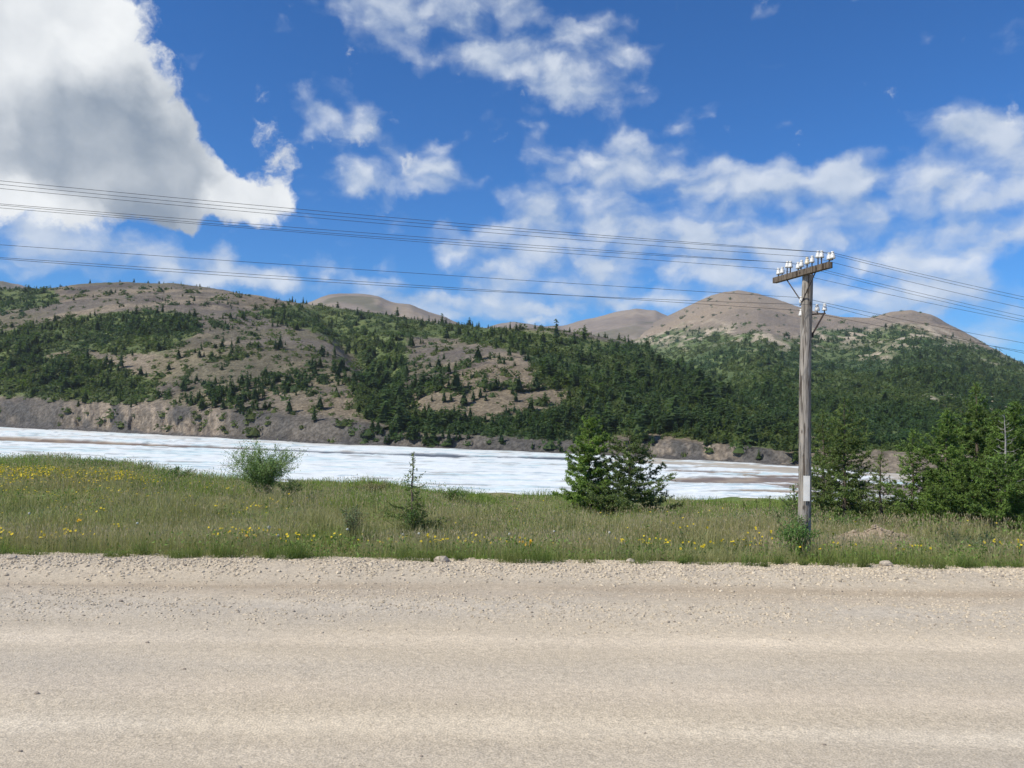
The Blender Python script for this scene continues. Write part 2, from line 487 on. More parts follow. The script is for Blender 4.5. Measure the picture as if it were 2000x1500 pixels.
# ------------------------------------------------------------------ river ice
SHORE_PY = [(-700, 800), (-300, 819), (0, 834), (200, 843), (430, 856), (600, 865), (800, 873), (1000, 881), (1200, 890), (1350, 898), (1550, 910), (1700, 921), (1900, 934), (2300, 955), (2800, 975)]
def shore_r(px):
    px = np.asarray(px, float)
    py = ip(px, SHORE_PY)
    d = np.stack([(px - 1000) / F, (750 - py) / F, -np.ones_like(px)], -1) @ RM.T
    return np.hypot(d[..., 0], d[..., 1]) * (CAM[2] - Z_ICE) / np.maximum(-d[..., 2], 1e-3)
def az_of(px):
    px = np.asarray(px, float)
    d = np.stack([(px - 1000) / F, np.full_like(px, (750 - 820) / F), -np.ones_like(px)], -1) @ RM.T
    return np.arctan2(d[..., 0], d[..., 1])

def build_ice():
    pxs = np.linspace(-400, 2400, 440)
    az = az_of(pxs); rs = shore_r(pxs)
    nr = 190
    k = np.linspace(0, 1, nr)[:, None]
    inv = (1 / 44.0) * (1 - k) + (1 / (rs[None] + 14)) * k
    r = 1 / inv
    X = r * np.sin(az); Y = r * np.cos(az)
    z = Z_ICE + (fbm(X * .12, Y * .12, 4, 81) - .5) * .35 + (fbm(X * .9, Y * .9, 3, 82) - .5) * .16
    P = np.stack([X, Y, z], -1)
    px, py = proj(P)
    # far shelf of thicker ice behind a melt channel
    ledge = ip(px, [(-500, 836), (0, 856), (200, 864), (430, 873.5), (600, 881), (800, 887), (1000, 892), (1130, 895), (1300, 898)]) + 2.2 * (fbm(X * .05, Y * .05, 3, 84) - .5)
    thick = ip(px, [(-500, 5), (0, 3.6), (150, 3.2), (300, 2.2), (450, 1.9), (600, 1.4), (720, 1.2), (790, 1.6), (820, 3.0), (890, 3.0), (920, .9), (1010, 1.5), (1060, 2.4), (1150, 2.2), (1200, 0)])
    ch = 1 - sstep(np.abs(py - ledge) / np.maximum(thick, .01), .7, 1.15)
    ch = np.where(thick < .2, 0, ch)
    shelf = sstep(ledge - py, 0, 3) * sstep(1300 - px, 0, 120)
    z = z + .06 * shelf - .2 * ch
    # silt banks on the right
    def strip(pts, th, seed):
        c = ip(px, pts); t = ip(px, th)
        e = py - c + (t * 1.6 + 1.5) * (fbm(X * .10, Y * .35, 4, seed) - .5) * 2
        return (1 - sstep(np.abs(e) / np.maximum(t, .01), .7, 1.1)) * (t > .1)
    mud = strip([(1250, 936), (1350, 937), (1560, 937), (1700, 950), (2000, 970)], [(1290, 0), (1330, 3), (1450, 6), (1560, 10), (1800, 13), (2300, 16)], 86)
    mud = np.maximum(mud, strip([(1280, 918), (1500, 925)], [(1290, 0), (1310, 2), (1480, 2), (1500, 0)], 87))
    mud = np.maximum(mud, strip([(1420, 957), (1560, 959), (1900, 985)], [(1430, 0), (1470, 2), (1560, 3.5), (1700, 3), (1900, 0)], 88))
    tan = strip([(1200, 898), (1350, 905), (1560, 919), (1900, 945)], [(1180, 0), (1260, 4), (1400, 5), (1560, 6), (2300, 8)], 89)
    near_mud = strip([(500, 936), (560, 937), (690, 945)], [(500, 0), (580, 2), (640, 3), (700, 0)], 90)
    z = z - .12 * mud
    ice = np.array([.745, .785, .765])
    n1 = fbm(X * .10, Y * .30, 4, 91); n2 = fbm(X * .28, Y * 1.1, 4, 92)
    c = np.broadcast_to(ice, P.shape).reshape(-1, 3)
    c = lerp(c, (.50, .665, .675), (.85 * sstep(n1, .48, .70) * sstep(n2, .35, .6)).ravel())
    c = lerp(c, (.40, .50, .53), (.85 * sstep(n2, .60, .76)).ravel())
    n3 = fbm(X * .14 + 40, Y * .7, 4, 93)
    c = lerp(c, (.33, .33, .30), (.8 * sstep(n3, .64, .73)).ravel())
    sh2 = sstep(fbm(X * .07, Y * .15, 3, 94), .52, .64) * shelf
    c = lerp(c, (.55, .50, .42), (.5 * sh2).ravel())
    br = fbm(X * .3, Y * .3, 3, 95)
    dk = lerp((.17, .12, .085), (.31, .235, .155), sstep(br, .35, .65).ravel())
    c = lerp(c, lerp(dk, (.10, .115, .13), sstep(px, 250, 650).ravel()), np.clip(ch, 0, 1).ravel())
    c = lerp(c, dk, np.clip(mud, 0, 1).ravel() * .95)
    c = lerp(c, (.40, .34, .25), np.clip(tan, 0, 1).ravel() * .85)
    c = lerp(c, dk, np.clip(near_mud, 0, 1).ravel() * .8)
    # shingle strip at the foot of the far bank
    foot = sstep(r - rs[None], -1.5 , 0)
    c = lerp(c, (.13, .12, .105), foot.ravel())
    z = z - .3 * sstep(r - rs[None], 0, 3) * shelf
    P[..., 2] = z
    tag(mk('frozen_river', P, grid_faces(nr, len(pxs)), M_ICE, c, smooth=True), kind='structure')
build_ice()

# ------------------------------------------------------------------ hills
def inside(px, py, poly):
    x = np.asarray(px); y = np.asarray(py); r = np.zeros(x.shape, bool)
    p = poly; j = len(p) - 1
    for i in range(len(p)):
        xi, yi = p[i]; xj, yj = p[j]
        if yi != yj:
            cond = ((yi > y) != (yj > y)) & (x < (xj - xi) * (y - yi) / (yj - yi) + xi)
            r ^= cond
        j = i
    return r
def soft(px, py, poly, w=14, n=9):
    s = 0; g = np.random.default_rng(5)
    for k in range(n):
        a = 2 * math.pi * k / n; q = w * (.4 + .6 * (k % 3) / 2)
        s = s + inside(px + q * math.cos(a), py + q * .6 * math.sin(a), poly)
    return s / n

A_RIDGE = [(-700, 640), (-400, 600), (-150, 570), (0, 566), (60, 563), (150, 556), (240, 552), (330, 556), (430, 569), (520, 586), (600, 595), (700, 612), (800, 625), (900, 637), (1000, 646), (1100, 657), (1200, 670), (1260, 684), (1330, 712), (1400, 748), (1480, 795), (1560, 842), (1640, 885), (1720, 915)]
A_RR = [(-700, 560), (0, 520), (500, 480), (1000, 400), (1250, 320), (1400, 235), (1500, 175), (1600, 135), (1720, 112)]
BLUFF = [(-700, 7), (0, 6.4), (300, 5.8), (560, 4.6), (700, 3.4), (800, 2.0), (1000, 1.5), (1150, 1.5), (1280, 2.3), (1450, 2.1), (1560, 1.5), (1720, 2.2), (2000, 2.2), (2800, 3)]
DENSE_A = [
    [(-300, 660), (0, 648), (60, 634), (130, 620), (230, 607), (330, 611), (388, 624), (378, 652), (330, 682), (270, 690), (200, 682), (130, 688), (60, 702), (-300, 712)],
    [(-300, 715), (0, 702), (60, 692), (110, 702), (170, 690), (240, 722), (302, 744), (300, 772), (250, 788), (150, 782), (60, 774), (-300, 766)],
    [(495, 608), (560, 600), (620, 606), (700, 622), (782, 652), (792, 690), (780, 760), (800, 806), (760, 825), (690, 800), (692, 770), (705, 725), (665, 672), (600, 642), (530, 627)],
    [(750, 800), (850, 806), (950, 826), (1060, 800), (1250, 800), (1400, 820), (1570, 842), (1570, 872), (1450, 872), (1350, 848), (1250, 838), (1150, 866), (1000, 858), (850, 852), (760, 836)],
    [(975, 668), (1060, 648), (1250, 672), (1340, 706), (1450, 768), (1570, 838), (1570, 866), (1250, 806), (1100, 792), (1130, 770), (1060, 745), (1030, 700)],
    [(560, 590), (900, 634), (1230, 668), (1260, 696), (1010, 690), (900, 662), (790, 655), (700, 632)],
    [(-300, 575), (0, 562), (100, 560), (112, 585), (60, 602), (-300, 620)]]
SPARSE_A = [([(300, 640), (500, 610), (700, 700), (690, 780), (420, 790), (300, 760)], .30), ([(790, 655), (980, 670), (1050, 745), (1110, 790), (960, 800), (780, 780), (775, 720)], .10),
            ([(620, 740), (790, 800), (800, 830), (600, 810)], .25), ([(0, 555), (560, 590), (500, 610), (300, 600), (0, 620)], .12), ([(300, 740), (480, 740), (480, 790), (300, 790)], .5)]
OPEN_G = [(120, 650), (330, 652), (330, 690), (210, 684), (120, 676)]

def hill_a():
    nc = 720
    pxs = np.linspace(-500, 1715, nc)
    az = az_of(pxs); rs = shore_r(pxs)
    rr = np.maximum(ip(pxs, A_RR), rs + 6)
    yr = ip(pxs, A_RIDGE)
    zr = np.array([at_r(p, y, r)[2] for p, y, r in zip(pxs, yr, rr)])
    bh = np.minimum(ip(pxs, BLUFF), np.maximum(zr - Z_ICE, .5) * .7)
    tb = np.linspace(0, 1, 36); tu = np.linspace(0, 1, 150)[1:] ** 1.15; tbk = np.linspace(0, 1, 14)[1:]
    rows = []
    jit = (fbm(pxs * .07, pxs * 0 + 2, 3, 101) - .5)
    bw = np.minimum(bh * 1.7, (rr - rs) * .6)
    for t in tb:
        r = rs + t * bw
        prof = .42 * t ** 1.2 + .58 * sstep(t, .25 + .22 * (vnoise(pxs * .02, pxs * 0, 102) - .5), .82)
        rows.append((r, Z_ICE - .6 + .7 * (t > 0) + prof * bh, np.full(nc, t), np.zeros(nc)))
    for t in tu:
        r = rs + bw + (rr - rs - bw) * t
        S = 1 - (1 - t) ** 1.28
        gx = 770 - 190 * t
        g = np.exp(-((pxs - gx) / 42) ** 2) * 7 * math.sin(math.pi * min(1, t * 1.02)) + np.exp(-((pxs - (930 + 200 * t)) / 150) ** 2) * -4 * math.sin(math.pi * t)
        rows.append((r, Z_ICE + .1 + bh + (zr - Z_ICE - .1 - bh) * S - g, np.full(nc, 1.0), np.full(nc, t)))
    for t in tbk:
        r = rr + t * 160
        rows.append((r, zr - 70 * t * t - 6 * t, np.full(nc, 1.0), np.full(nc, 1.0)))
    r = np.stack([q[0] for q in rows]); z = np.stack([q[1] for q in rows]); B = np.stack([q[2] for q in rows]); T = np.stack([q[3] for q in rows])
    X = r * np.sin(az); Y = r * np.cos(az)
    arc = np.cumsum(np.r_[0, np.hypot(np.diff(rs * np.sin(az)), np.diff(rs * np.cos(az)))])
    # ribs and gullies of the bluff
    rib = .55 - np.abs(fbm(arc[None] * .20 + z * .06, z * .12, 4, 103, .6) - .5) * 3.2 + .5 * (fbm(arc[None] * .8, z * .15, 3, 104) - .5)
    inb = np.sin(np.pi * np.clip(B, 0, 1)) * (T == 0)
    off = rib * (.6 + 2.0 * sstep(fbm(arc * .035, arc * 0, 3, 99), .42, .6)[None]) * inb * (bh / 6)
    r2 = r + off
    X = r2 * np.sin(az); Y = r2 * np.cos(az)
    w = sstep(T, 0, .12) * (1 - .6 * sstep(T, .9, 1))
    z = z + w * ((fbm(X * .016, Y * .016, 4, 105) - .5) * 7 + (fbm(X * .08, Y * .08, 4, 106) - .5) * 2.4)
    z = z + inb * ((fbm(X * .5, Y * .5, 3, 107) - .5) * 1.5 + (fbm(X * 1.6, Y * 1.6, 2, 110) - .5) * .6)
    P = np.stack([X, Y, z], -1)
    px, py = proj(P)
    dens = np.zeros(px.shape)
    wx = px + 34 * (fbm(X * .025, Y * .025, 4, 108) - .5); wy = py + 20 * (fbm(X * .025 + 50, Y * .025, 4, 109) - .5)
    for poly in DENSE_A: dens = np.maximum(dens, soft(wx, wy, poly, 16))
    dens = dens * (T > .0)
    scree = lerp((.185, .152, .106), (.150, .130, .104), sstep(fbm(X * .012, Y * .02, 4, 111), .4, .62).ravel())
    scree = lerp(scree, (.25, .205, .145), (.8 * sstep(fbm(X * .03 + 9, Y * .06, 4, 112), .56, .7)).ravel())
    scree = lerp(scree, (.105, .09, .08), (.8 * sstep(fbm(X * .06, Y * .06, 4, 113), .58, .72)).ravel())
    moss = sstep(fbm(X * .035, Y * .035, 4, 114) + .12 * (py > 640) * (px < 700), .54, .68)
    scree = lerp(scree, (.13, .12, .065), (.5 * moss).ravel())
    n = fbm(X * .07, Y * .07, 4, 115)
    green = lerp((.085, .115, .04), (.125, .155, .055), sstep(n, .4, .65).ravel())
    c = lerp(scree, green, sstep(dens + .6 * (n - .5), .3, .7).ravel())
    og = soft(px, py, OPEN_G, 12)
    c = lerp(c, (.12, .15, .06), (og * .6).ravel())
    # bluff: pale jointed rock above dark scree
    rk = fbm(arc[None] * .16, z * .25, 4, 116)
    face = sstep(fbm(arc * .035, arc * 0, 3, 99), .42, .6)[None] * sstep(rk + .25 * rib, .38, .6)
    streak = fbm(arc[None] * 1.3 + z * .25, z * .12, 3, 118)
    rock = lerp((.088, .083, .075), (.125, .112, .095), sstep(rk, .35, .65).ravel())
    rock = lerp(rock, lerp((.15, .128, .102), (.27, .22, .165), sstep(streak, .35, .65).ravel()), face.ravel() * .9)
    rock = lerp(rock, (.088, .083, .078), (1 - sstep(B + .4 * (rk - .5), .12, .42)).ravel() * .9)
    wb = ((1 - sstep(T, 0, .03)) * 1.0).ravel()
    c = lerp(c, rock, wb * (1 - .75 * sstep(fbm(X * .1, Y * .1, 3, 117) + .25 * (B - 1), .5, .62).ravel() * (px > 700).ravel()))
    o = mk('near_hill', P, grid_faces(len(rows), nc), M_HILL, c, smooth=True)
    tag(o, kind='structure')
    return P, px, py, T, B, dens
HA = hill_a()

B_RIDGE = [(1100, 720), (1210, 664), (1250, 642), (1290, 622), (1340, 599), (1390, 577), (1415, 570), (1440, 567), (1480, 573), (1540, 593), (1600, 611), (1640, 618), (1700, 621), (1740, 609), (1780, 605), (1820, 614), (1870, 642), (1920, 671), (1960, 692), (2000, 711), (2200, 800), (2500, 860)]
B_LINE = [(1100, 700), (1230, 664), (1300, 655), (1400, 645), (1480, 655), (1560, 668), (1650, 655), (1700, 652), (1760, 652), (1850, 657), (1900, 664), (1950, 684), (2000, 704), (2200, 790), (2500, 850)]
def hill_b():
    nc = 420
    pxs = np.linspace(1120, 2500, nc)
    az = az_of(pxs); rs = shore_r(pxs) + np.where(pxs < 1500, 60, 0) * sstep(1500 - pxs, 0, 150)
    rr = ip(pxs, [(1100, 1150), (1440, 1050), (1650, 900), (1780, 850), (2000, 640), (2200, 500), (2500, 320)])
    yr = ip(pxs, B_RIDGE)
    zr = np.array([at_r(p, y, r)[2] for p, y, r in zip(pxs, yr, rr)])
    bh = ip(pxs, BLUFF)
    rows = []
    for t in np.linspace(0, 1, 16):
        rows.append((rs + t * 5, Z_ICE - .6 + .6 * (t > 0) + bh * (t ** 1.3), np.zeros(nc)))
    for t in np.linspace(0, 1, 150)[1:] ** 1.5:
        rows.append((rs + 5 + (rr - rs - 5) * t, Z_ICE + bh + (zr - Z_ICE - bh) * (.55 * t + .45 * t ** 1.7), np.full(nc, t)))
    for t in np.linspace(0, 1, 10)[1:]:
        rows.append((rr + 300 * t, zr - 100 * t * t - 20 * t, np.ones(nc)))
    r = np.stack([q[0] for q in rows]); z = np.stack([q[1] for q in rows]); T = np.stack([q[2] for q in rows])
    X = r * np.sin(az); Y = r * np.cos(az)
    w = sstep(T, 0, .15) * (1 - .85 * sstep(T, .8, 1))
    z = z + w * ((fbm(X * .008, Y * .008, 4, 121) - .5) * 22 + (fbm(X * .03, Y * .03, 4, 122) - .5) * 7)
    z = z + (1 - w) * (T == 1) * (fbm(X * .03, Y * .03, 3, 123) - .5) * 3
    P = np.stack([X, Y, z], -1)
    px, py = proj(P)
    line = ip(px, B_LINE) + 40 * (fbm(X * .012, Y * .012, 4, 124) - .5)
    dens = sstep(py - line + 45 * (fbm(X * .06, Y * .03, 3, 119) - .5), -12, 12)
    stones = sstep(fbm(X * .13, Y * .05, 3, 125), .52, .62) * sstep(py - line, -25, 0) * (1 - sstep(py - line, 8, 40))
    stones = np.maximum(stones, soft(px, py, [(1640, 676), (1740, 682), (1745, 706), (1690, 706), (1640, 690)], 20) * sstep(fbm(X * .15, Y * .06, 3, 126), .5, .6))
    stones = np.maximum(stones, .8 * soft(px, py, [(1770, 750), (1900, 765), (2000, 785), (2000, 815), (1900, 800), (1790, 785)], 20) * sstep(fbm(X * .22, Y * .1, 3, 127), .48, .6))
    dens = dens * (1 - stones)
    bare = lerp((.262, .21, .152), (.21, .175, .137), sstep(fbm(X * .006, Y * .012, 4, 128), .38, .62).ravel())
    pale = lerp(bare, (.40, .34, .25), (.9 * stones).ravel())
    n = fbm(X * .03, Y * .03, 4, 129)
    green = lerp((.08, .118, .044), (.115, .155, .058), sstep(n, .38, .62).ravel())
    c = lerp(pale, green, dens.ravel())
    foot = (1 - sstep(T, 0, .02)).ravel()
    c = lerp(c, (.19, .155, .125), foot * .9)
    tag(mk('bare_topped_mountain', P, grid_faces(len(rows), nc), M_HILL, c, smooth=True), kind='structure')
    return P, px, py, T, dens, line
HB = hill_b()

def far_hill(name, ridge, r0, rr, z0, col, col2, seed, drop=250):
    nc = 200
    pxs = np.linspace(ridge[0][0], ridge[-1][0], nc)
    az = az_of(pxs); yr = ip(pxs, ridge)
    zr = np.array([at_r(p, y, rr)[2] for p, y in zip(pxs, yr)])
    zr = zr + (fbm(pxs * .03, pxs * 0, 4, seed + 3) - .5) * rr * .0035
    rows = []
    for t in np.linspace(0, 1, 70):
        rows.append((np.full(nc, r0 + (rr - r0) * t), z0 + (zr - z0) * (1 - (1 - t) ** 1.2), np.full(nc, t)))
    for t in np.linspace(0, 1, 12)[1:]:
        rows.append((np.full(nc, rr + drop * 2 * t), zr - drop * t * t - 20 * t, np.ones(nc)))
    r = np.stack([q[0] for q in rows]); z = np.stack([q[1] for q in rows]); T = np.stack([q[2] for q in rows])
    X = r * np.sin(az); Y = r * np.cos(az)
    w = (1 - sstep(T, .75, 1)) + .06
    z = z + w * ((fbm(X * .008, Y * .008, 5, seed) - .5) * 26)
    c = lerp(col, col2, sstep(fbm(X * .004, Y * .004, 5, seed + 1), .4, .62).ravel())
    c = lerp(c, (.08, .095, .05), (.55 * sstep(fbm(X * .01, Y * .01, 4, seed + 2), .60, .70)).ravel())
    P = np.stack([X, Y, z], -1)
    tag(mk(name, P, grid_faces(len(rows), nc), M_FAR, c, smooth=True), kind='structure')
far_hill('far_mountain', [(820, 690), (900, 655), (970, 633), (1000, 629), (1060, 639), (1100, 634), (1150, 623), (1200, 608), (1240, 604), (1280, 608), (1330, 628), (1420, 670), (1560, 720)], 700, 1320, 5, (.26, .215, .17), (.215, .182, .152), 131)
far_hill('far_ridge', [(380, 680), (480, 640), (560, 606), (600, 590), (625, 580), (660, 572), (710, 574), (735, 580), (760, 590), (800, 597), (850, 615), (890, 630), (950, 655), (1040, 700)], 620, 1130, 5, (.25, .205, .155), (.18, .155, .14), 141)
far_hill('far_peak', [(-600, 640), (-300, 580), (-120, 549), (-40, 546), (0, 550), (40, 558), (90, 575), (200, 620), (300, 660)], 620, 1130, 5, (.27, .21, .16), (.22, .18, .15), 151)

# ------------------------------------------------------------------ hillside vegetation
def far_tree_variant(seed, wide=.2, sprays=34):
    g = np.random.default_rng(seed)
    V = []; T = []; C = []
    def tri(a, b, c, col):
        n = len(V); V.extend([a, b, c]); T.append((n, n + 1, n + 2)); C.extend([col] * 3)
    br = (.07, .055, .04)
    for k in range(3):
        a0, a1 = 2.094 * k, 2.094 * (k + 1)
        tri((.014 * math.cos(a0), .014 * math.sin(a0), -.08), (.014 * math.cos(a1), .014 * math.sin(a1), -.08), (0, 0, .95), br)
    for k in range(sprays):
        h = .06 + .89 * ((k + g.random()) / sprays)
        rad = wide * (1 - h) ** .48 * (.6 + .55 * g.random()) + .012
        a = k * 2.4 + g.random()
        w = .9 + .5 * g.random()
        dz = -.05 + .09 * g.random()
        col = np.array([.074, .122, .042]) * (.78 + .4 * g.random())
        tri((0, 0, h + .05), (rad * math.cos(a - w / 2), rad * math.sin(a - w / 2), h + dz), (rad * math.cos(a + w / 2), rad * math.sin(a + w / 2), h + dz + .03 * g.random()), col)
    for k in range(7):
        a0, a1 = .8976 * k, .8976 * (k + 1); q = wide * .55
        tri((q * math.cos(a0), q * math.sin(a0), .1), (q * math.cos(a1), q * math.sin(a1), .1), (0, 0, .8), (.07, .11, .038))
    return np.array(V), np.array(T), np.array(C)
def shrub_variant(seed):
    g = np.random.default_rng(seed)
    V = []; T = []; C = []
    for k in range(28):
        a = g.random() * 6.283; e = math.asin(.02 + .96 * g.random())
        q = .42 + .12 * g.random()
        c = np.array([q * math.cos(a) * math.cos(e), q * math.sin(a) * math.cos(e), .55 * math.sin(e) * (.7 + .5 * g.random())])
        col = np.array([.076, .118, .040]) * (.78 + .4 * g.random())
        n = len(V)
        for j in range(3):
            d = g.normal(size=3); d /= np.linalg.norm(d)
            V.append(c + d * .19); C.append(col)
        T.append((n, n + 1, n + 2))
    n = len(V)
    V.append(np.array([0, 0, .42])); C.append(np.array([.08, .115, .04]))
    for k in range(7):
        V.append(np.array([.42 * math.cos(.8976 * k), .42 * math.sin(.8976 * k), -.15])); C.append(np.array([.08, .115, .04]))
    for k in range(7): T.append((n, n + 1 + k, n + 1 + (k + 1) % 7))
    return np.array(V), np.array(T), np.array(C)
TREES = [far_tree_variant(200 + k, w) for k, w in enumerate((.24, .28, .32, .36, .42, .30))]
SHRUBS = [shrub_variant(220 + k) for k in range(4)]
def bake(name, variants, pos, size, aspect, tint, vid, mat, label, cat):
    VV = []; TT = []; CC = []; n = 0
    g = np.random.default_rng(9)
    for v, (V, T, C) in enumerate(variants):
        m = vid == v
        if not m.any(): continue
        k = m.sum(); a = g.random(k) * 6.283
        ca, sa = np.cos(a)[:, None], np.sin(a)[:, None]
        s = size[m][:, None]; w = s * aspect[m][:, None]
        X = (V[None, :, 0] * ca - V[None, :, 1] * sa) * w; Y = (V[None, :, 0] * sa + V[None, :, 1] * ca) * w; Z = V[None, :, 2] * s
        Q = np.stack([X, Y, Z], -1) + pos[m][:, None]
        VV.append(Q.reshape(-1, 3)); CC.append((C[None] * tint[m][:, None]).reshape(-1, 3))
        TT.append((T[None] + (np.arange(k) * len(V))[:, None, None]).reshape(-1, 3) + n); n += k * len(V)
    o = mk(name, np.concatenate(VV), np.concatenate(TT), mat, np.concatenate(CC))
    return tag(o, label, cat, kind='stuff')
def scatter(P, px, py, weight, n, seed):
    """points spread over a hill, evenly as seen, thinned by weight"""
    g = np.random.default_rng(seed)
    x00, x01, x10, x11 = px[:-1, :-1], px[:-1, 1:], px[1:, :-1], px[1:, 1:]
    y00, y01, y10, y11 = py[:-1, :-1], py[:-1, 1:], py[1:, :-1], py[1:, 1:]
    area = .5 * ((x11 - x00) * (y01 - y10) - (x01 - x10) * (y11 - y00))
    area = np.abs(area) * (y00 > y10)
    wq = .25 * (weight[:-1, :-1] + weight[:-1, 1:] + weight[1:, :-1] + weight[1:, 1:])
    p = (area * wq).ravel(); p = p / p.sum()
    idx = g.choice(len(p), n, p=p)
    i, j = np.unravel_index(idx, area.shape)
    u = g.random((n, 1)); v = g.random((n, 1))
    return P[i, j] * (1 - u) * (1 - v) + P[i, j + 1] * u * (1 - v) + P[i + 1, j] * (1 - u) * v + P[i + 1, j + 1] * u * v
def far_words(kind, x, y):
    """where on the hill a single larch stands, in words"""
    if kind == 'sky':
        a = 'on the left skyline of the bare hill' if x < 330 else 'where the bare skyline falls to the right' if x < 650 else 'on the wooded skyline left of the bare mountain'
        return 'tiny larch standing up ' + a
    if kind == 'bluff':
        return 'dark larch above the rocky bluff, ' + ('under the lower left wood' if x < 310 else 'below the shrubby scree' if x < 500 else 'just left of the wooded gully')
    if kind == 'bank':
        a = ('at the mouth of the wooded gully' if x < 840 else 'under the bald scree dome' if x < 1000 else 'right of the bald scree dome' if x < 1120 else
             'seen behind the near pair' if x < 1260 else 'on brown ground right of the near pair' if x < 1400 else 'left of the telegraph pole')
        return 'dark larch low on the far river bank ' + a
    if kind == 'scree':
        a = ('on the bald scree dome right of the gully' if x > 780 else 'on the high scree under the skyline' if y < 615 else 'on the upper shrubby scree left of the gully' if x > 380 and y < 700 else 'on the lower shrubby scree left of the gully' if x > 380 else 'on the scree strip between the two left woods')
        return 'small larch standing apart ' + a
    a = ('in the upper left wood of the hill' if x < 400 and y < 690 else 'in the lower left wood above the bluff' if x < 400 else 'in the dark wooded gully' if x < 800 and y > 640 else
         ('in the wood along the hilltop, left of its bald dome' if x < 900 else 'in the wood along the hilltop, right of its bald dome') if y < 690 else
         'on the upper wooded slope right of the bald scree dome' if y < 760 else 'on the lower wooded slope right of the bald scree dome')
    return 'larch standing ' + a
def plant_hills():
    P, px, py, T, B, dens = HA
    g = np.random.default_rng(31)
    infr = ((px > -200) & (px < 1700)).astype(float)
    up = (T > .01) & (T < 1)
    clump = sstep(fbm(P[..., 0] * .05, P[..., 1] * .05, 3, 161), .35, .6)
    og = soft(px, py, OPEN_G, 10)
    wt = dens * (1 - .85 * og) * up * infr
    wood = scatter(P, px, py, wt * (.25 + .75 * clump), 1900, 1)
    sp = np.full(px.shape, .05)
    for poly, q in SPARSE_A: sp = np.maximum(sp, q * soft(px, py, poly, 10))
    lone = scatter(P, px, py, sp * up * infr * (1 - dens) * clump * (T < .97), 260, 2)
    foot = scatter(P, px, py, infr * (((T < .13) & (B > .8)) | ((B > .25) & (T == 0) & (px > 740) & (px < 1600))) * (.15 + clump) * ip(px, [(-200, 1), (300, 1), (330, .9), (620, .9), (700, .3), (760, 1.3), (1250, 1.2), (1300, .8), (1560, 1.1), (1700, .5)]), 330, 3)
    row = 36 + 149 - 1
    cols = np.where((px[row] > -60) & (px[row] < 1280))[0]
    pc = .12 + .9 * dens[row, cols] + .5 * sstep(fbm(px[row, cols] * .02, px[row, cols] * 0, 3, 162), .4, .6); pc = pc / pc.sum()
    ridge = P[row - g.integers(0, 5, 230), g.choice(cols, 230, p=pc)]
    pos = np.concatenate([wood, lone, foot, ridge])
    kind = np.array(['wood'] * len(wood) + ['scree'] * len(lone) + ['bluff'] * len(foot) + ['sky'] * len(ridge))
    qx, qy = proj(pos)
    dist = np.hypot(pos[:, 0], pos[:, 1])
    h = np.clip(g.lognormal(math.log(2.45), .36, len(pos)), 1.6, 6.8)
    h = np.where(kind == 'scree', h * .8, h); h = np.where(kind == 'sky', h * (.45 + .75 * g.random(len(pos)) ** 1.5), h)
    h = h * ip(dist, [(100, .62), (200, 1.05), (260, 1.05), (330, .85), (600, .72)])
    asp = .95 + .5 * g.random(len(pos))
    kind = np.where((kind == 'bluff') & (qx > 700), 'bank', kind)
    kind = np.where((kind == 'wood') & (qx > 700) & (qy > 800), 'bank', kind)
    vid = g.integers(0, len(TREES), len(pos))
    n1 = fbm(pos[:, 0] * .03, pos[:, 1] * .03, 3, 171)
    tint = lerp((.80, .92, .9), (1.15, 1.1, .9), sstep(n1, .35, .65)) * (.8 + .4 * g.random(len(pos)))[:, None]
    tint = tint * .92
    score = h / dist * np.where(kind == 'scree', 1.5, 1) * np.where(kind == 'sky', 1.2, 1) * ((qx > 5) & (qx < 1540))
    big = np.zeros(len(pos), bool); big[np.argsort(-score)[:290]] = True
    meshes = {}
    for i in np.where(big)[0]:
        v = vid[i]
        if v not in meshes:
            V, Tt, C = TREES[v]
            meshes[v] = mesh_data('larch', V, Tt, M_FAR_LEAF, C * .9)
        lab = far_words(kind[i], qx[i], qy[i]); grp = 'hill larches: ' + lab.split(' ', 2)[2]
        o = link('larch_tree', meshes[v], loc=pos[i])
        o.scale = (h[i] * asp[i], h[i] * asp[i], h[i]); o.rotation_euler = (0, 0, g.random() * 6.28)
        tag(o, lab, 'tree', grp)
    bake('hillside_larches', TREES, pos[~big], h[~big], asp[~big], tint[~big], vid[~big], M_FAR_LEAF, 'dark larch woods in strips and gullies on the near hill', 'forest')
    # dwarf pine and alder scrub
    wsh = (dens * 1.0 + .46 * sp + .18 * clump) * up * infr + .09 * (B > .3) * (T == 0) * infr * (.2 + clump)
    sh = scatter(P, px, py, wsh, 9000, 5)
    d = np.hypot(sh[:, 0], sh[:, 1])
    s = np.clip(g.lognormal(math.log(1.45), .45, len(sh)), .5, 4.2) * ip(d, [(100, .5), (220, .85), (600, 1.1)])
    n1 = fbm(sh[:, 0] * .03, sh[:, 1] * .03, 3, 172)
    ti = lerp((.75, .85, .8), (1.25, 1.12, .85), sstep(n1, .35, .65)) * (.7 + .5 * g.random(len(sh)))[:, None]
    bake('hillside_scrub', SHRUBS, sh, s, 1.1 + .8 * g.random(len(sh)), ti, g.integers(0, 4, len(sh)), M_FAR_LEAF, 'low green dwarf pine scrub dotted over the scree of the near hill', 'scrub')
    # right-hand mountain
    P, px, py, T, dens, line = HB
    inf = ((px > 1150) & (px < 2200)).astype(float) * (T < .995)
    tre = scatter(P, px, py, inf * dens * (.25 + sstep(fbm(P[..., 0] * .02, P[..., 1] * .02, 3, 181), .42, .6)) * (T > .01), 3800, 6)
    d = np.hypot(tre[:, 0], tre[:, 1])
    h = np.clip(g.lognormal(math.log(2.1), .35, len(tre)), 2, 8) * ip(d, [(100, .55), (250, .8), (500, 1), (1000, 1.25)])
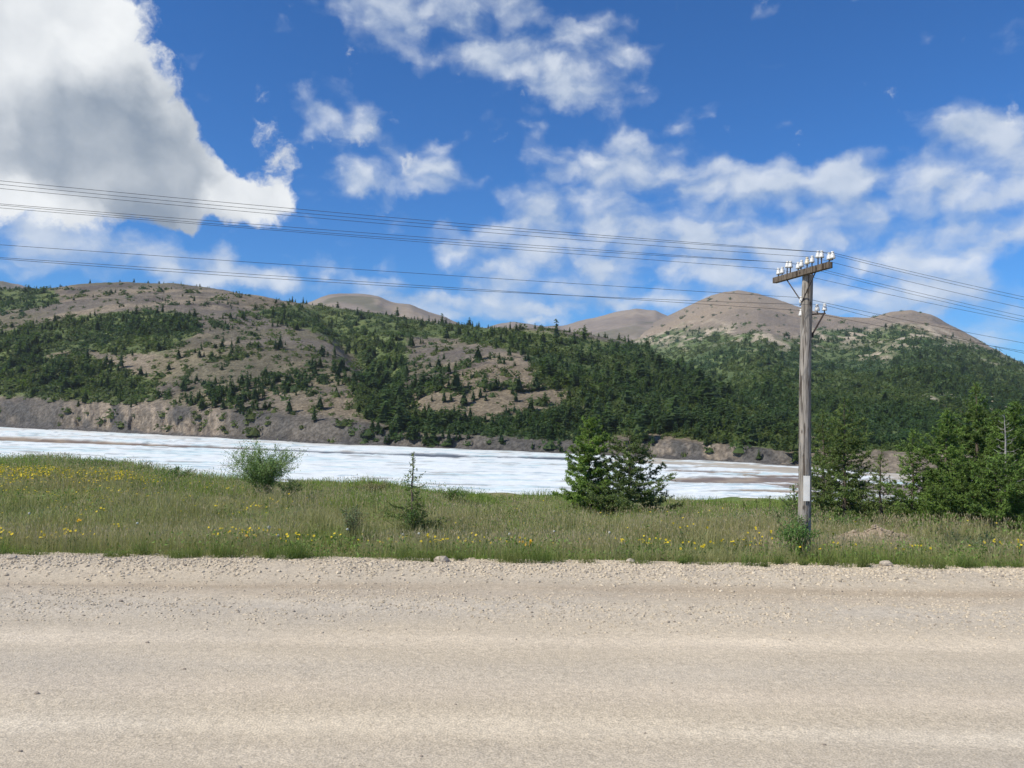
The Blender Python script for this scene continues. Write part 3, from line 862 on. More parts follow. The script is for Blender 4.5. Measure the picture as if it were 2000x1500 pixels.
    n1 = fbm(tre[:, 0] * .015, tre[:, 1] * .015, 3, 182)
    ti = lerp((.72, .92, 1.0), (1.0, 1.05, .95), sstep(n1, .35, .65)) * (.75 + .4 * g.random(len(tre)))[:, None]
    bake('mountain_larches', TREES, tre, h, 1.0 + .5 * g.random(len(tre)), ti, g.integers(0, 6, len(tre)), M_FAR_LEAF, 'larch forest covering the lower slopes of the bare-topped mountain', 'forest')
    sh = scatter(P, px, py, inf * (dens + .05) * (T > .004), 9500, 7)
    d = np.hypot(sh[:, 0], sh[:, 1])
    s = np.clip(g.lognormal(math.log(1.75), .4, len(sh)), .6, 4) * ip(d, [(100, .5), (300, .85), (1000, 1.5)])
    ti = lerp((.72, .9, .95), (1.15, 1.1, .9), sstep(fbm(sh[:, 0] * .02, sh[:, 1] * .02, 3, 183), .35, .65)) * (.8 + .3 * g.random(len(sh)))[:, None]
    bake('mountain_scrub', SHRUBS, sh, s, 1.1 + .8 * g.random(len(sh)), ti, g.integers(0, 4, len(sh)), M_FAR_LEAF, 'green scrub between the trees of the bare-topped mountain', 'scrub')
plant_hills()

# ------------------------------------------------------------------ telegraph pole
PY = 16.0
def build_pole():
    g = np.random.default_rng(41)
    base = at_y(1568, 1085, PY); bz = float(meadow_z(base[0], base[1]))
    top = at_y(1576.5, 531, PY)
    root = empty('telegraph_pole', (base[0], PY, bz))
    tag(root, 'weathered grey wooden telegraph pole with insulator crossarm at the roadside', 'pole')
    O = np.array([base[0], PY, bz])
    H = top[2] - bz
    n = 44
    t = np.linspace(0, 1, n)
    lean = np.array([top[0] - base[0], 0, 0])
    pts = np.stack([lean[0] * t + .018 * np.sin(t * 7), .012 * np.sin(t * 5 + 1), -0.3 + (H + .3) * t], -1)
    rad = .134 - .032 * t
    sides = 18
    a = np.linspace(0, 2 * math.pi, sides, endpoint=False)
    A, Tt = np.meshgrid(a, t)
    rr = rad[:, None] * (1 + .10 * (fbm(np.cos(A) * 2 + 5, Tt * 9 + np.sin(A) * 2, 3, 42) - .5) + .10 * (vnoise(np.cos(A) * 6, np.sin(A) * 6 + Tt * 2, 43) - .5))
    V = np.stack([pts[:, None, 0] + rr * np.cos(A), pts[:, None, 1] + rr * np.sin(A), np.repeat(pts[:, None, 2], sides, 1)], -1)
    q = []
    for i in range(n - 1):
        for k in range(sides):
            k2 = (k + 1) % sides
            q.append((i * sides + k, i * sides + k2, (i + 1) * sides + k2, (i + 1) * sides + k))
    capc = len(V.reshape(-1, 3))
    Vf = np.concatenate([V.reshape(-1, 3), [[pts[-1][0], pts[-1][1], pts[-1][2] + .02]]])
    tr = [((n - 1) * sides + k, (n - 1) * sides + (k + 1) % sides, capc) for k in range(sides)]
    c = lerp((.34, .31, .27), (.275, .25, .215), fbm(Vf[:, 2] * 1.5, Vf[:, 0] * 5, 3, 44))
    mk('shaft', Vf, [q, tr], M_WOOD, c, root, smooth=True)
    # crossarm: far end (left in the picture) to near end (right)
    topz = H
    u = np.array([.205, -.979, 0.0]); side = np.array([-.979, -.205, 0.0])
    L = 2.0
    rot = np.stack([u, side, np.cross(u, side)], 1)
    cen = np.array([lean[0], 0, topz - .03]) + side * .13 + u * -.02
    m = MB(); m.box(cen, (L, .10, .12), rot, (.16, .13, .10)); arm = m.build('crossarm', M_WOOD, root)
    b = arm.modifiers.new('bevel', 'BEVEL'); b.width = .006; b.segments = 2
    m = MB()
    for s in (-.05, .05):
        m.box(cen + u * s + side * .055 + np.array([0, 0, .0]), (.03, .012, .03), rot, (.06, .05, .045))
    m.build('bolt', M_IRON, root)
    # flat iron brace to the far half, and its twin behind the pole
    for s, nm in ((-.52, 1), (.52, 1)):
        p0 = cen + u * s + np.array([0, 0, -.055]) + side * .0
        p1 = np.array([lean[0] * .85, 0, topz - .62]) + side * .105
        m = MB(); m.tube(np.linspace(p0, p1, 6), .013, 5, (.07, .06, .055)); m.build('brace', M_IRON, root)
    # insulators
    prof = [(0, .135), (.016, .134), (.024, .125), (.026, .112), (.018, .102), (.018, .094), (.030, .088), (.034, .07), (.033, .05), (.038, .042), (.040, .01), (.037, 0), (.02, .0), (.0, .004)]
    mi = MB(); mi.lathe(prof, (0, 0, 0), 14, (.62, .62, .59)); ime = mi.data('insulator', M_PORC, True)
    mi2 = MB(); mi2.lathe(prof, (0, 0, 0), 14, (.62, .56, .42)); ime2 = mi2.data('insulator', M_PORC, True)
    def insulator(p, pin_from, dirty=False):
        o = link('insulator', ime2 if dirty else ime, root, p)
        o.scale = (1.25, 1.25, 1.04)
        o.rotation_euler = (g.normal() * .03, g.normal() * .03, g.random() * 6)
        mp = MB(); pf = np.array(pin_from) - np.array(p)
        mid = np.array([0, 0, min(-.02, pf[2] * .3)])
        mp.tube(np.array([[0, 0, .03], mid, pf]), .010, 5, (.06, .05, .045))
        mp.build('pin', M_IRON, o)
        if dirty: o['label'] = 'stained yellowish insulator'
    xs = [253, 297, 360, 398, 493, 530, 602, 662, 735, 778, 872, 915]
    raise_ = [0, 0, .09, .07, .0, .02, .04, .04, .10, .08, 0, .0]
    anchors = []
    for k, x in enumerate(xs):
        tx = (x + .0) / 6.25 + 1480
        lo, hi = -1.15, 1.15
        for _ in range(40):
            md = (lo + hi) / 2
            qx, qy = proj(O + cen + u * md)
            if qx < tx: lo = md
            else: hi = md
        s = (lo + hi) / 2
        off = 0.0
        topc = cen + u * np.clip(s, -L / 2, L / 2 - .02) + np.array([0, 0, .06])
        p = cen + u * s + side * off + np.array([0, 0, .06 + .045 + raise_[k]])
        insulator(p, topc + side * off, k == 6)
        anchors.append(O + p + np.array([0, 0, .11]))
    # lower bracket on the right with two insulators, two more on the left flank
    zb = at_y(1600, 615, PY)[2] - bz
    px0 = lean[0] * .88
    br = MB()
    bd = np.array([.95, -.3, 0]); bd /= np.linalg.norm(bd)
    e0 = np.array([px0, 0, zb]) + bd * .07; e1 = np.array([px0, 0, zb + .02]) + bd * .36
    br.tube(np.linspace(e0, e1, 4), .014, 5, (.07, .055, .045))
    br.tube(np.linspace(e1 - bd * .03, np.array([px0, 0, zb - .42]) + bd * .10, 4), .018, 5, (.06, .045, .04))
    br.tube(np.linspace(np.array([px0, 0, zb - .36]) + bd * .115, np.array([px0, 0, zb - .46]) + bd * .115, 3), .022, 5, (.06, .045, .04))
    br.build('bracket', M_IRON, root)
    low = []
    for q in (.20, .335):
        f = np.array([px0, 0, zb + .01]) + bd * q
        p = f + np.array([0, 0, .05 + q * .05]); insulator(p, f); low.append(O + p + np.array([0, 0, .11]))
    for (ppx, ppy) in ((1565.5, 592), (1564.5, 617)):
        w_ = at_y(ppx, ppy, PY + .04) - O
        insulator(w_, np.array([px0 - .06, .03, w_[2] - .05])); low.append(O + w_ + np.array([0, 0, .11]))
    # blank white plate nailed to the shaft
    c0 = at_y(1575.5, 954, PY - .16) - O
    hgt = 49 * (PY - .14) / F; wid = .128
    xs_ = np.linspace(-wid / 2, wid / 2, 7)
    Vp = []
    for z_ in (-hgt / 2, 0, hgt / 2):
        for x_ in xs_: Vp.append((x_, .5 * x_ * x_, z_))
    for z_ in (-hgt / 2, 0, hgt / 2):
        for x_ in xs_: Vp.append((x_, .5 * x_ * x_ + .004, z_))
    Vp = np.array(Vp); ang = -.06
    Vp = np.stack([Vp[:, 0] * math.cos(ang) - Vp[:, 1] * math.sin(ang), Vp[:, 0] * math.sin(ang) + Vp[:, 1] * math.cos(ang), Vp[:, 2]], -1) + c0
    fq = [tuple(np.array(f)) for f in grid_faces(3, 7)] + [tuple(np.array(f)[::-1] + 21) for f in grid_faces(3, 7)]
    edge = list(range(7)) + [13, 20] + list(range(19, 13, -1)) + [7]
    for i in range(len(edge)):
        a0, a1 = edge[i], edge[(i + 1) % len(edge)]
        fq.append((a0, a1, a1 + 21, a0 + 21))
    pl = mk('plate', Vp, np.array(fq), M_PAINT, np.broadcast_to([.74, .73, .68], (42, 3)), root)
    pl['label'] = 'blank white rectangular plate on the lower shaft'
    return anchors, low
ANCH, LOW = build_pole()

def build_wires():
    d = np.array([.979, .205, 0.0])
    def plane_point(A, px, py):
        r_ = ray(px, py)
        # point of the vertical plane through the wire hit by this ray
        nrm = np.array([-d[1], d[0], 0.0])
        k = np.dot(A - CAM, nrm) / np.dot(r_, nrm)
        return CAM + r_ * k
    # (anchor, left point y at x=0, y at x=1000, right point at x=2000, words)
    spec = [(ANCH[11], 353, 445, 580, 'topmost thin overhead wire, tied to the outermost right insulator'),
            (ANCH[9], 360, 450.5, 586, 'second overhead wire from the top, tied near the right arm end'),
            (ANCH[7], 368, 458, 602, 'third overhead wire from the top, tied right of the pole'),
            (ANCH[4], 398, 476, 618, 'fourth overhead wire from the top, tied just left of the pole'),
            (ANCH[2], 400.5, 481, 625, 'fifth overhead wire from the top, tied on the left arm half'),
            (ANCH[0], 406, 486.5, 629, 'sixth overhead wire from the top, tied to the leftmost insulator'),
            (LOW[2], 478, 546, 670, 'overhead wire tied to the upper insulator on the shaft'),
            (LOW[3], 503, 569.5, 686, 'overhead wire tied to the lower insulator on the shaft'),
            (LOW[1], 505.5, 571.5, 690, 'lowest overhead wire, tied to the right bracket insulator')]
    for A, y0, y1, y2, words in spec:
        A = np.array(A)
        pts = [A, plane_point(A, 1000, y1), plane_point(A, 0, y0)]
        ss = [np.dot(p - A, d) for p in pts]; zz = [p[2] for p in pts]
        cl = np.polyfit(ss, zz, 2)
        cl[0] = max(cl[0], .0)
        pr = plane_point(A, 2000, y2); sr = np.dot(pr - A, d)
        a2 = .0035; b2 = (pr[2] - A[2]) / sr - a2 * sr
        sl = np.linspace(-26, 0, 40); zl = np.polyval(cl, sl); zl += A[2] - zl[-1]
        s2 = np.linspace(0, 26, 26)[1:]; z2 = A[2] + b2 * s2 + a2 * s2 * s2
        S = np.r_[sl, s2]; Z = np.r_[zl, z2]
        path = A[None] + S[:, None] * d[None]; path[:, 2] = Z
        m = MB(); m.tube(path, .0038, 5, (.07, .07, .075))
        tag(m.build('overhead_wire', M_IRON), words, 'wire', 'telegraph wires')
build_wires()

# ------------------------------------------------------------------ near conifers
def tufts(cen, L, w, per, g, col, up=.25):
    """needle tufts: small thin triangles radiating from points"""
    n = len(cen)
    c = np.repeat(cen, per, 0)
    d = g.normal(size=(n * per, 3)); d[:, 2] += up
    d /= np.linalg.norm(d, axis=1)[:, None]
    p = np.cross(d, g.normal(size=(n * per, 3))); p /= np.linalg.norm(p, axis=1)[:, None]
    l = (L * (.6 + .8 * g.random(n * per)))[:, None]
    V = np.stack([c - p * w, c + p * w, c + d * l], 1).reshape(-1, 3)
    T = np.arange(n * per * 3).reshape(-1, 3)
    cc = np.repeat(np.repeat(col, per, 0), 3, 0)
    return V, T, cc
LB = 2.0
def larch(px, py_base, py_top, y, width, words, seed, nb=70, clear=.06, fill=1.0, tintc=(.075, .125, .032), shape=.8, tops=1, tuft=.06, per=3, thin_top=.0, bare=False, ragged=.5):
    g = np.random.default_rng(seed)
    b = at_y(px, py_base, y); bz = float(meadow_z(b[0], y))
    topz = at_y(px, py_top, y)[2]
    H = topz - bz
    root = empty('larch_tree' if not bare else 'dead_larch', (b[0], y, bz))
    tag(root, words, 'tree')
    t = np.linspace(0, 1, 14)
    bend = (g.random(2) - .5) * .06 * H
    def axis(s): return np.stack([bend[0] * np.sin(s * 3) + .01 * np.sin(s * 17 + seed), bend[1] * np.sin(s * 2.5), s * H], -1)
    r0 = .016 * H + .008
    tm = MB(); tp = axis(t); tp[0, 2] = -.15
    tm.tube(tp, r0 * (1 - .93 * t) + .003, 7, (.13, .105, .085) if not bare else (.30, .29, .27))
    tm.build('trunk', M_BARK, root, True)
    lm = MB(); C = []; CO = []
    base = np.array(tintc) * LB * np.array([1.22, 1.05, .85])
    for k in range(nb):
        s = clear + (1 - clear) * ((k + g.random()) / nb) ** (1.1)
        s = min(s, .985)
        if thin_top and s > 1 - thin_top and g.random() < .3: continue
        env = width * (1 - (s - clear) / (1 - clear)) ** shape
        if s > 1 - thin_top: env *= .75
        Lb = max(.06, env * (1 - ragged + ragged * 1.25 * g.random()))
        a = k * 2.399 + g.normal() * .35
        n = 7
        q = np.linspace(0, 1, n)
        rise = (-.05 + .34 * s) * Lb
        dz = rise * q + .14 * Lb * (q ** 2.2) - .12 * Lb * np.sin(q * 3.1)
        wob = g.normal(size=(n, 2)) * .02 * Lb * q[:, None]
        o = axis(np.array([s]))[0]
        pts = o + np.stack([np.cos(a) * Lb * q + wob[:, 0], np.sin(a) * Lb * q + wob[:, 1], dz], -1)
        lm.tube(pts, .004 + .009 * Lb * (1 - q), 3, (.14, .115, .09) if not bare else (.33, .32, .29), cap=False)
        cb = base * (.7 + .6 * g.random())
        def along(path, dens):
            m = max(2, int(np.linalg.norm(path[-1] - path[0]) * dens * fill))
            f = np.sort(g.random(m)) ** .85 * (len(path) - 1)
            i = np.clip(f.astype(int), 0, len(path) - 2); fr = (f - i)[:, None]
            c = path[i] * (1 - fr) + path[i + 1] * fr
            C.append(c + g.normal(size=c.shape) * .018); CO.append(cb * (.8 + .4 * g.random((m, 1))))
        if not bare: along(pts, 36)
        nsub = int(Lb * 12 * (.6 + .6 * fill))
        for j in range(nsub):
            f = .18 + .8 * g.random()
            i = min(int(f * (n - 1)), n - 2)
            st = pts[i] + (pts[i + 1] - pts[i]) * (f * (n - 1) - i)
            sa = a + (1 if j % 2 else -1) * (.6 + .5 * g.random())
            Ls = Lb * (.16 + .30 * g.random()) * (1.1 - f * .6)
            e = st + np.array([math.cos(sa) * Ls, math.sin(sa) * Ls, (.1 + .35 * g.normal()) * Ls * .7])
            if not bare: along(np.array([st, (st + e) / 2 + np.array([0, 0, -.03 * Ls]), e]), 42)
            if Ls > .12 or bare: lm.tube(np.array([st, e]), np.array([.004, .002]), 3, (.13, .105, .08) if not bare else (.33, .32, .29), cap=False)
    lm.build('limbs', M_BARK, root)
    if not bare:
        lead = axis(np.linspace(.8, 1.0, int(26 * fill) + 4)); C.append(lead + g.normal(size=lead.shape) * .01); CO.append(np.broadcast_to(base * 1.1, lead.shape))
        V, T, c = tufts(np.concatenate(C), tuft, tuft * .20, per, g, np.concatenate([np.broadcast_to(x, y_.shape) for x, y_ in zip(CO, C)]))
        mk('crown', V, T, M_NEEDLE, c, root)
    return root
larch(1150, 1010, 812, 27.5, 1.1, 'dense bright green young larch left of the pair by the ice', 301, nb=120, fill=1.25, tintc=(.066, .115, .03), shape=.33, thin_top=.22, clear=.01, tuft=.08, ragged=.4)
larch(1226, 1016, 816, 27.0, 1.65, 'airy dark larch with bare lower trunk, right of the pair by the ice', 302, nb=100, fill=.95, tintc=(.066, .105, .042), shape=.55, thin_top=.28, clear=.12, tuft=.07)
larch(806, 1042, 884, 19.5, .85, 'thin young larch sapling in the middle of the meadow', 303, nb=60, fill=.8, tintc=(.08, .12, .042), shape=.85, thin_top=.55, clear=.02, tuft=.055, ragged=.75)
larch(1650, 1012, 775, 27.0, 1.5, 'tall airy larch just right of the telegraph pole', 304, nb=110, fill=.95, tintc=(.062, .10, .035), shape=.5, clear=.05, tuft=.07, thin_top=.2)
larch(1606, 1010, 800, 28.5, 1.0, 'slim larch half hidden behind the telegraph pole', 305, nb=90, fill=.9, tintc=(.058, .092, .032), shape=.5, clear=.05, tuft=.07)
larch(1722, 1012, 868, 26.0, .95, 'small thin larch between the tall larch and the right-hand thicket', 306, nb=60, fill=.8, tintc=(.062, .098, .034), shape=.7, clear=.06, tuft=.065, thin_top=.3)
larch(1782, 1020, 838, 25.0, 1.0, 'narrow larch at the left edge of the right-hand thicket', 307, nb=90, fill=.95, tintc=(.06, .105, .03), shape=.55, clear=.02, tuft=.07)
larch(1906, 1030, 748, 25.5, 1.35, 'tallest larch of the right-hand thicket', 308, nb=140, fill=1.2, tintc=(.052, .092, .028), shape=.6, clear=.04, tuft=.075, thin_top=.15)
larch(1848, 1030, 800, 24.5, 1.2, 'dark green larch left of the tallest one in the thicket', 309, nb=130, fill=1.15, tintc=(.058, .105, .028), shape=.55, clear=.02, tuft=.075)
larch(1985, 1040, 785, 24.0, 1.4, 'broad larch at the right edge of the picture', 310, nb=140, fill=1.15, tintc=(.058, .108, .028), shape=.5, clear=.02, tuft=.075)
larch(1880, 1055, 905, 21.5, 1.2, 'low bushy bright larch in front of the thicket', 311, nb=90, fill=1.1, tintc=(.055, .10, .026), shape=.38, clear=.0, tuft=.07)
larch(1955, 1060, 890, 20.8, 1.15, 'low bushy larch in front near the right picture edge', 312, nb=90, fill=1.1, tintc=(.052, .096, .026), shape=.38, clear=.0, tuft=.07)
larch(1828, 1050, 945, 22.5, .8, 'smallest bushy larch at the thicket foot', 313, nb=60, fill=1.0, tintc=(.058, .10, .026), shape=.4, clear=.0, tuft=.065)
larch(2060, 1050, 860, 22.0, 1.4, 'bushy larch cut off by the right picture edge', 314, nb=90, fill=1.0, tintc=(.05, .09, .026), shape=.45, clear=.0, tuft=.07)
larch(1942, 1035, 800, 25.0, 1.1, 'slender dark larch right behind the dead one', 317, nb=120, fill=1.0, tintc=(.055, .10, .03), shape=.5, clear=.02, tuft=.075)
larch(1964, 1030, 808, 22.6, .5, 'dead bare larch with pale branches inside the thicket', 315, nb=34, bare=True, clear=.35, shape=.5)
larch(1548, 1016, 948, 25.0, .62, 'small dark larch sapling just left of the telegraph pole', 316, nb=44, fill=.8, tintc=(.06, .10, .036), shape=.6, thin_top=.3, clear=.02, tuft=.06)
for i, (px, py, w_) in enumerate([(1452, 985, 'leftmost of the tiny larch seedlings left of the pole'), (1478, 980, 'middle one of the tiny larch seedlings left of the pole'), (1504, 972, 'tallest of the tiny larch seedlings left of the pole')]):
    larch(px, 1012, py - 4, 27.5, .26, w_, 320 + i, nb=16, fill=.6, tintc=(.07, .105, .04), thin_top=.5, clear=.02, tuft=.05)

# ------------------------------------------------------------------ bushes
def leaf_quads(cen, L, w, g, col, up=.3):
    n = len(cen)
    d = g.normal(size=(n, 3)); d[:, 2] += up; d /= np.linalg.norm(d, axis=1)[:, None]
    p = np.cross(d, g.normal(size=(n, 3))); p /= np.linalg.norm(p, axis=1)[:, None]
    l = (L * (.6 + .8 * g.random(n)))[:, None]
    V = np.stack([cen, cen + d * l * .5 + p * w, cen + d * l, cen + d * l * .5 - p * w], 1).reshape(-1, 3)
    return V, np.arange(n * 4).reshape(-1, 4), np.repeat(col, 4, 0)
def bush(name, px, py_base, py_top, y, width, words, seed, stems=26, leaves=4200, tintc=(.09, .135, .045), leaf=.055, dense_low=1.6, cat='bush', group=None):
    g = np.random.default_rng(seed)
    b = at_y(px, py_base, y); bz = float(meadow_z(b[0], y))
    H = at_y(px, py_top, y)[2] - bz
    root = empty(name, (b[0], y, bz)); tag(root, words, cat, group)
    sm = MB(); C = []
    for k in range(stems):
        a = g.random() * 6.283; sp = width * math.sqrt(g.random())
        h = H * (.55 + .45 * g.random()) * (1 - .25 * (sp / width) ** 2)
        q = np.linspace(0, 1, 7)[:, None]
        tip = np.array([math.cos(a) * sp, math.sin(a) * sp, h])
        p = tip * q * np.array([1, 1, 1]); p[:, :2] *= (q ** .8 + .06); p[:, :2] += g.normal(size=(7, 2)) * .02 * H * q
        sm.tube(p, .008 * (1 - .8 * q[:, 0]) + .002, 4, (.15, .12, .085), cap=False)
        m = int(leaves / stems)
        f = g.random(m) ** (1 / dense_low if dense_low < 1 else dense_low) * 5.99
        f = 5.99 * (.06 + .94 * g.random(m) ** dense_low) if dense_low > 1 else f
        i = f.astype(int); fr = (f - i)[:, None]
        c = p[i] * (1 - fr) + p[i + 1] * fr
        C.append(c + g.normal(size=c.shape) * np.array([.09, .09, .06]) * (H / 1.8))
        for j in range(3):
            i0 = 3 + j % 3
            e = p[i0] + np.array([g.normal() * .18, g.normal() * .18, .12 + .15 * g.random()]) * (H / 1.8)
            sm.tube(np.array([p[i0], e]), np.array([.004, .002]), 3, (.15, .12, .08), cap=False)
            mm = int(m * .18); u = g.random((mm, 1))
            C.append(p[i0] * (1 - u) + e * u + g.normal(size=(mm, 3)) * .03)
    sm.build('stems', M_BARK, root)
    C = np.concatenate(C)
    C = C[C[:, 2] > 0.01]
    col = 1.9 * np.array(tintc) * (.65 + .7 * g.random((len(C), 1))) * lerp((1, 1, 1), (1.15, 1.05, 1.1), g.random(len(C)))
    V, Q, c = leaf_quads(C, leaf, leaf * .2, g, col)
    mk('foliage', V, Q, M_LEAF, c, root)
    return root
bush('willow_bush', 512, 972, 850, 27.0, 1.4, 'rounded leafy willow bush with airy top beside the ice', 401, stems=62, leaves=17000, tintc=(.125, .185, .065), dense_low=1.35)
bush('willow_bush', 563, 972, 930, 26.5, .6, 'low dense green bush tucked under the big willow bush', 402, stems=14, leaves=1500, tintc=(.06, .10, .03))
bush('leafy_shrub', 342, 938, 908, 29.0, .75, 'small dark shrub on the meadow crest at the ice edge', 403, stems=22, leaves=2000, tintc=(.06, .105, .025))
bush('leafy_shrub', 805, 1050, 985, 19.2, .62, 'low bushy green growth round the foot of the thin sapling', 404, stems=22, leaves=1900, tintc=(.062, .105, .03), leaf=.045)
bush('leafy_shrub', 685, 1062, 972, 18.4, .38, 'thin pale willow shoots in the meadow left of the sapling', 405, stems=16, leaves=800, tintc=(.095, .125, .06), leaf=.05, dense_low=1.1)
bush('leafy_shrub', 1556, 1104, 1004, 15.7, .5, 'green leafy shrub at the foot of the telegraph pole', 406, stems=30, leaves=4200, tintc=(.06, .11, .03), leaf=.045, dense_low=1.2)
bush('leafy_shrub', 1530, 1040, 985, 22.0, .55, 'round green shrub behind the pole on its left', 407, stems=22, leaves=2300, tintc=(.055, .098, .028), leaf=.05)
bush('leafy_shrub', 1275, 1024, 994, 26.0, .75, 'low dark green shrub under the airy larch', 408, stems=20, leaves=2000, tintc=(.05, .095, .022), leaf=.05)
bush('leafy_shrub', 1450, 1030, 1000, 25.0, .9, 'wide low shrub on the bank left of the pole', 409, stems=24, leaves=2300, tintc=(.062, .105, .03), leaf=.05)
bush('leafy_shrub', 1640, 1040, 1005, 24.0, .9, 'low green shrub right behind the pole', 410, stems=24, leaves=2300, tintc=(.06, .105, .028), leaf=.05)
bush('leafy_shrub', 1925, 1085, 1032, 17.5, .45, 'pale green willow shoots in front of the thicket', 411, stems=18, leaves=1100, tintc=(.085, .125, .055), leaf=.045, dense_low=1.1)
bush('leafy_shrub', 730, 952, 936, 30.0, .8, 'dry brownish bush on the meadow crest', 412, stems=22, leaves=1500, tintc=(.12, .115, .05), leaf=.045)
bush('leafy_shrub', 885, 970, 952, 30.0, .8, 'round green tuft of shrub on the crest right of the sapling', 413, stems=20, leaves=1700, tintc=(.06, .10, .026), leaf=.05)
bush('leafy_shrub', 165, 925, 897, 29.5, 1.5, 'wide dark green shrub on the high crest above the yellow flowers', 414, stems=40, leaves=4200, tintc=(.052, .098, .02), leaf=.05)
bush('leafy_shrub', 60, 922, 897, 29.8, 1.4, 'dark green shrub on the high crest near the left picture edge', 415, stems=36, leaves=3600, tintc=(.055, .10, .022), leaf=.05)
bush('leafy_shrub', 250, 925, 906, 29.2, .9, 'low dark shrub where the high crest falls off', 416, stems=26, leaves=2400, tintc=(.055, .10, .024), leaf=.05)
bush('leafy_shrub', 375, 995, 965, 22.5, .32, 'isolated dark green weed clump in the meadow left of the willow', 417, stems=14, leaves=700, tintc=(.05, .10, .025), leaf=.05)
bush('leafy_shrub', 262, 975, 950, 24.0, .4, 'small green weed clump in the meadow below the crest', 418, stems=14, leaves=700, tintc=(.06, .105, .028), leaf=.05)

# ------------------------------------------------------------------ stones, gravel, mound
_ph = (1 + 5 ** .5) / 2
ICO_V = np.array([(-1, _ph, 0), (1, _ph, 0), (-1, -_ph, 0), (1, -_ph, 0), (0, -1, _ph), (0, 1, _ph), (0, -1, -_ph), (0, 1, -_ph), (_ph, 0, -1), (_ph, 0, 1), (-_ph, 0, -1), (-_ph, 0, 1)]) / 1.9
ICO_F = np.array([(0, 11, 5), (0, 5, 1), (0, 1, 7), (0, 7, 10), (0, 10, 11), (1, 5, 9), (5, 11, 4), (11, 10, 2), (10, 7, 6), (7, 1, 8), (3, 9, 4), (3, 4, 2), (3, 2, 6), (3, 6, 8), (3, 8, 9), (4, 9, 5), (2, 4, 11), (6, 2, 10), (8, 6, 7), (9, 8, 1)])
OCT_V = np.array([(1, 0, 0), (-1, 0, 0), (0, 1, 0), (0, -1, 0), (0, 0, 1), (0, 0, -1)], float)
OCT_F = np.array([(0, 2, 4), (2, 1, 4), (1, 3, 4), (3, 0, 4), (2, 0, 5), (1, 2, 5), (3, 1, 5), (0, 3, 5)])
def pebbles(pos, size, g, col, BV, BF):
    n = len(pos); k = len(BV)
    V = BV[None] * (1 + .45 * (g.random((n, k, 1)) - .5)) + .22 * (g.random((n, k, 3)) - .5)
    V = V * (size[:, None, None] * np.stack([.8 + .6 * g.random(n), .8 + .6 * g.random(n), .55 + .35 * g.random(n)], -1)[:, None])
    a = g.random(n) * 6.283; ca, sa = np.cos(a)[:, None], np.sin(a)[:, None]
    V = np.stack([V[..., 0] * ca - V[..., 1] * sa, V[..., 0] * sa + V[..., 1] * ca, V[..., 2]], -1) + pos[:, None]
    T = BF[None] + (np.arange(n) * k)[:, None, None]
    return V.reshape(-1, 3), T.reshape(-1, 3), np.repeat(col, k, 0)
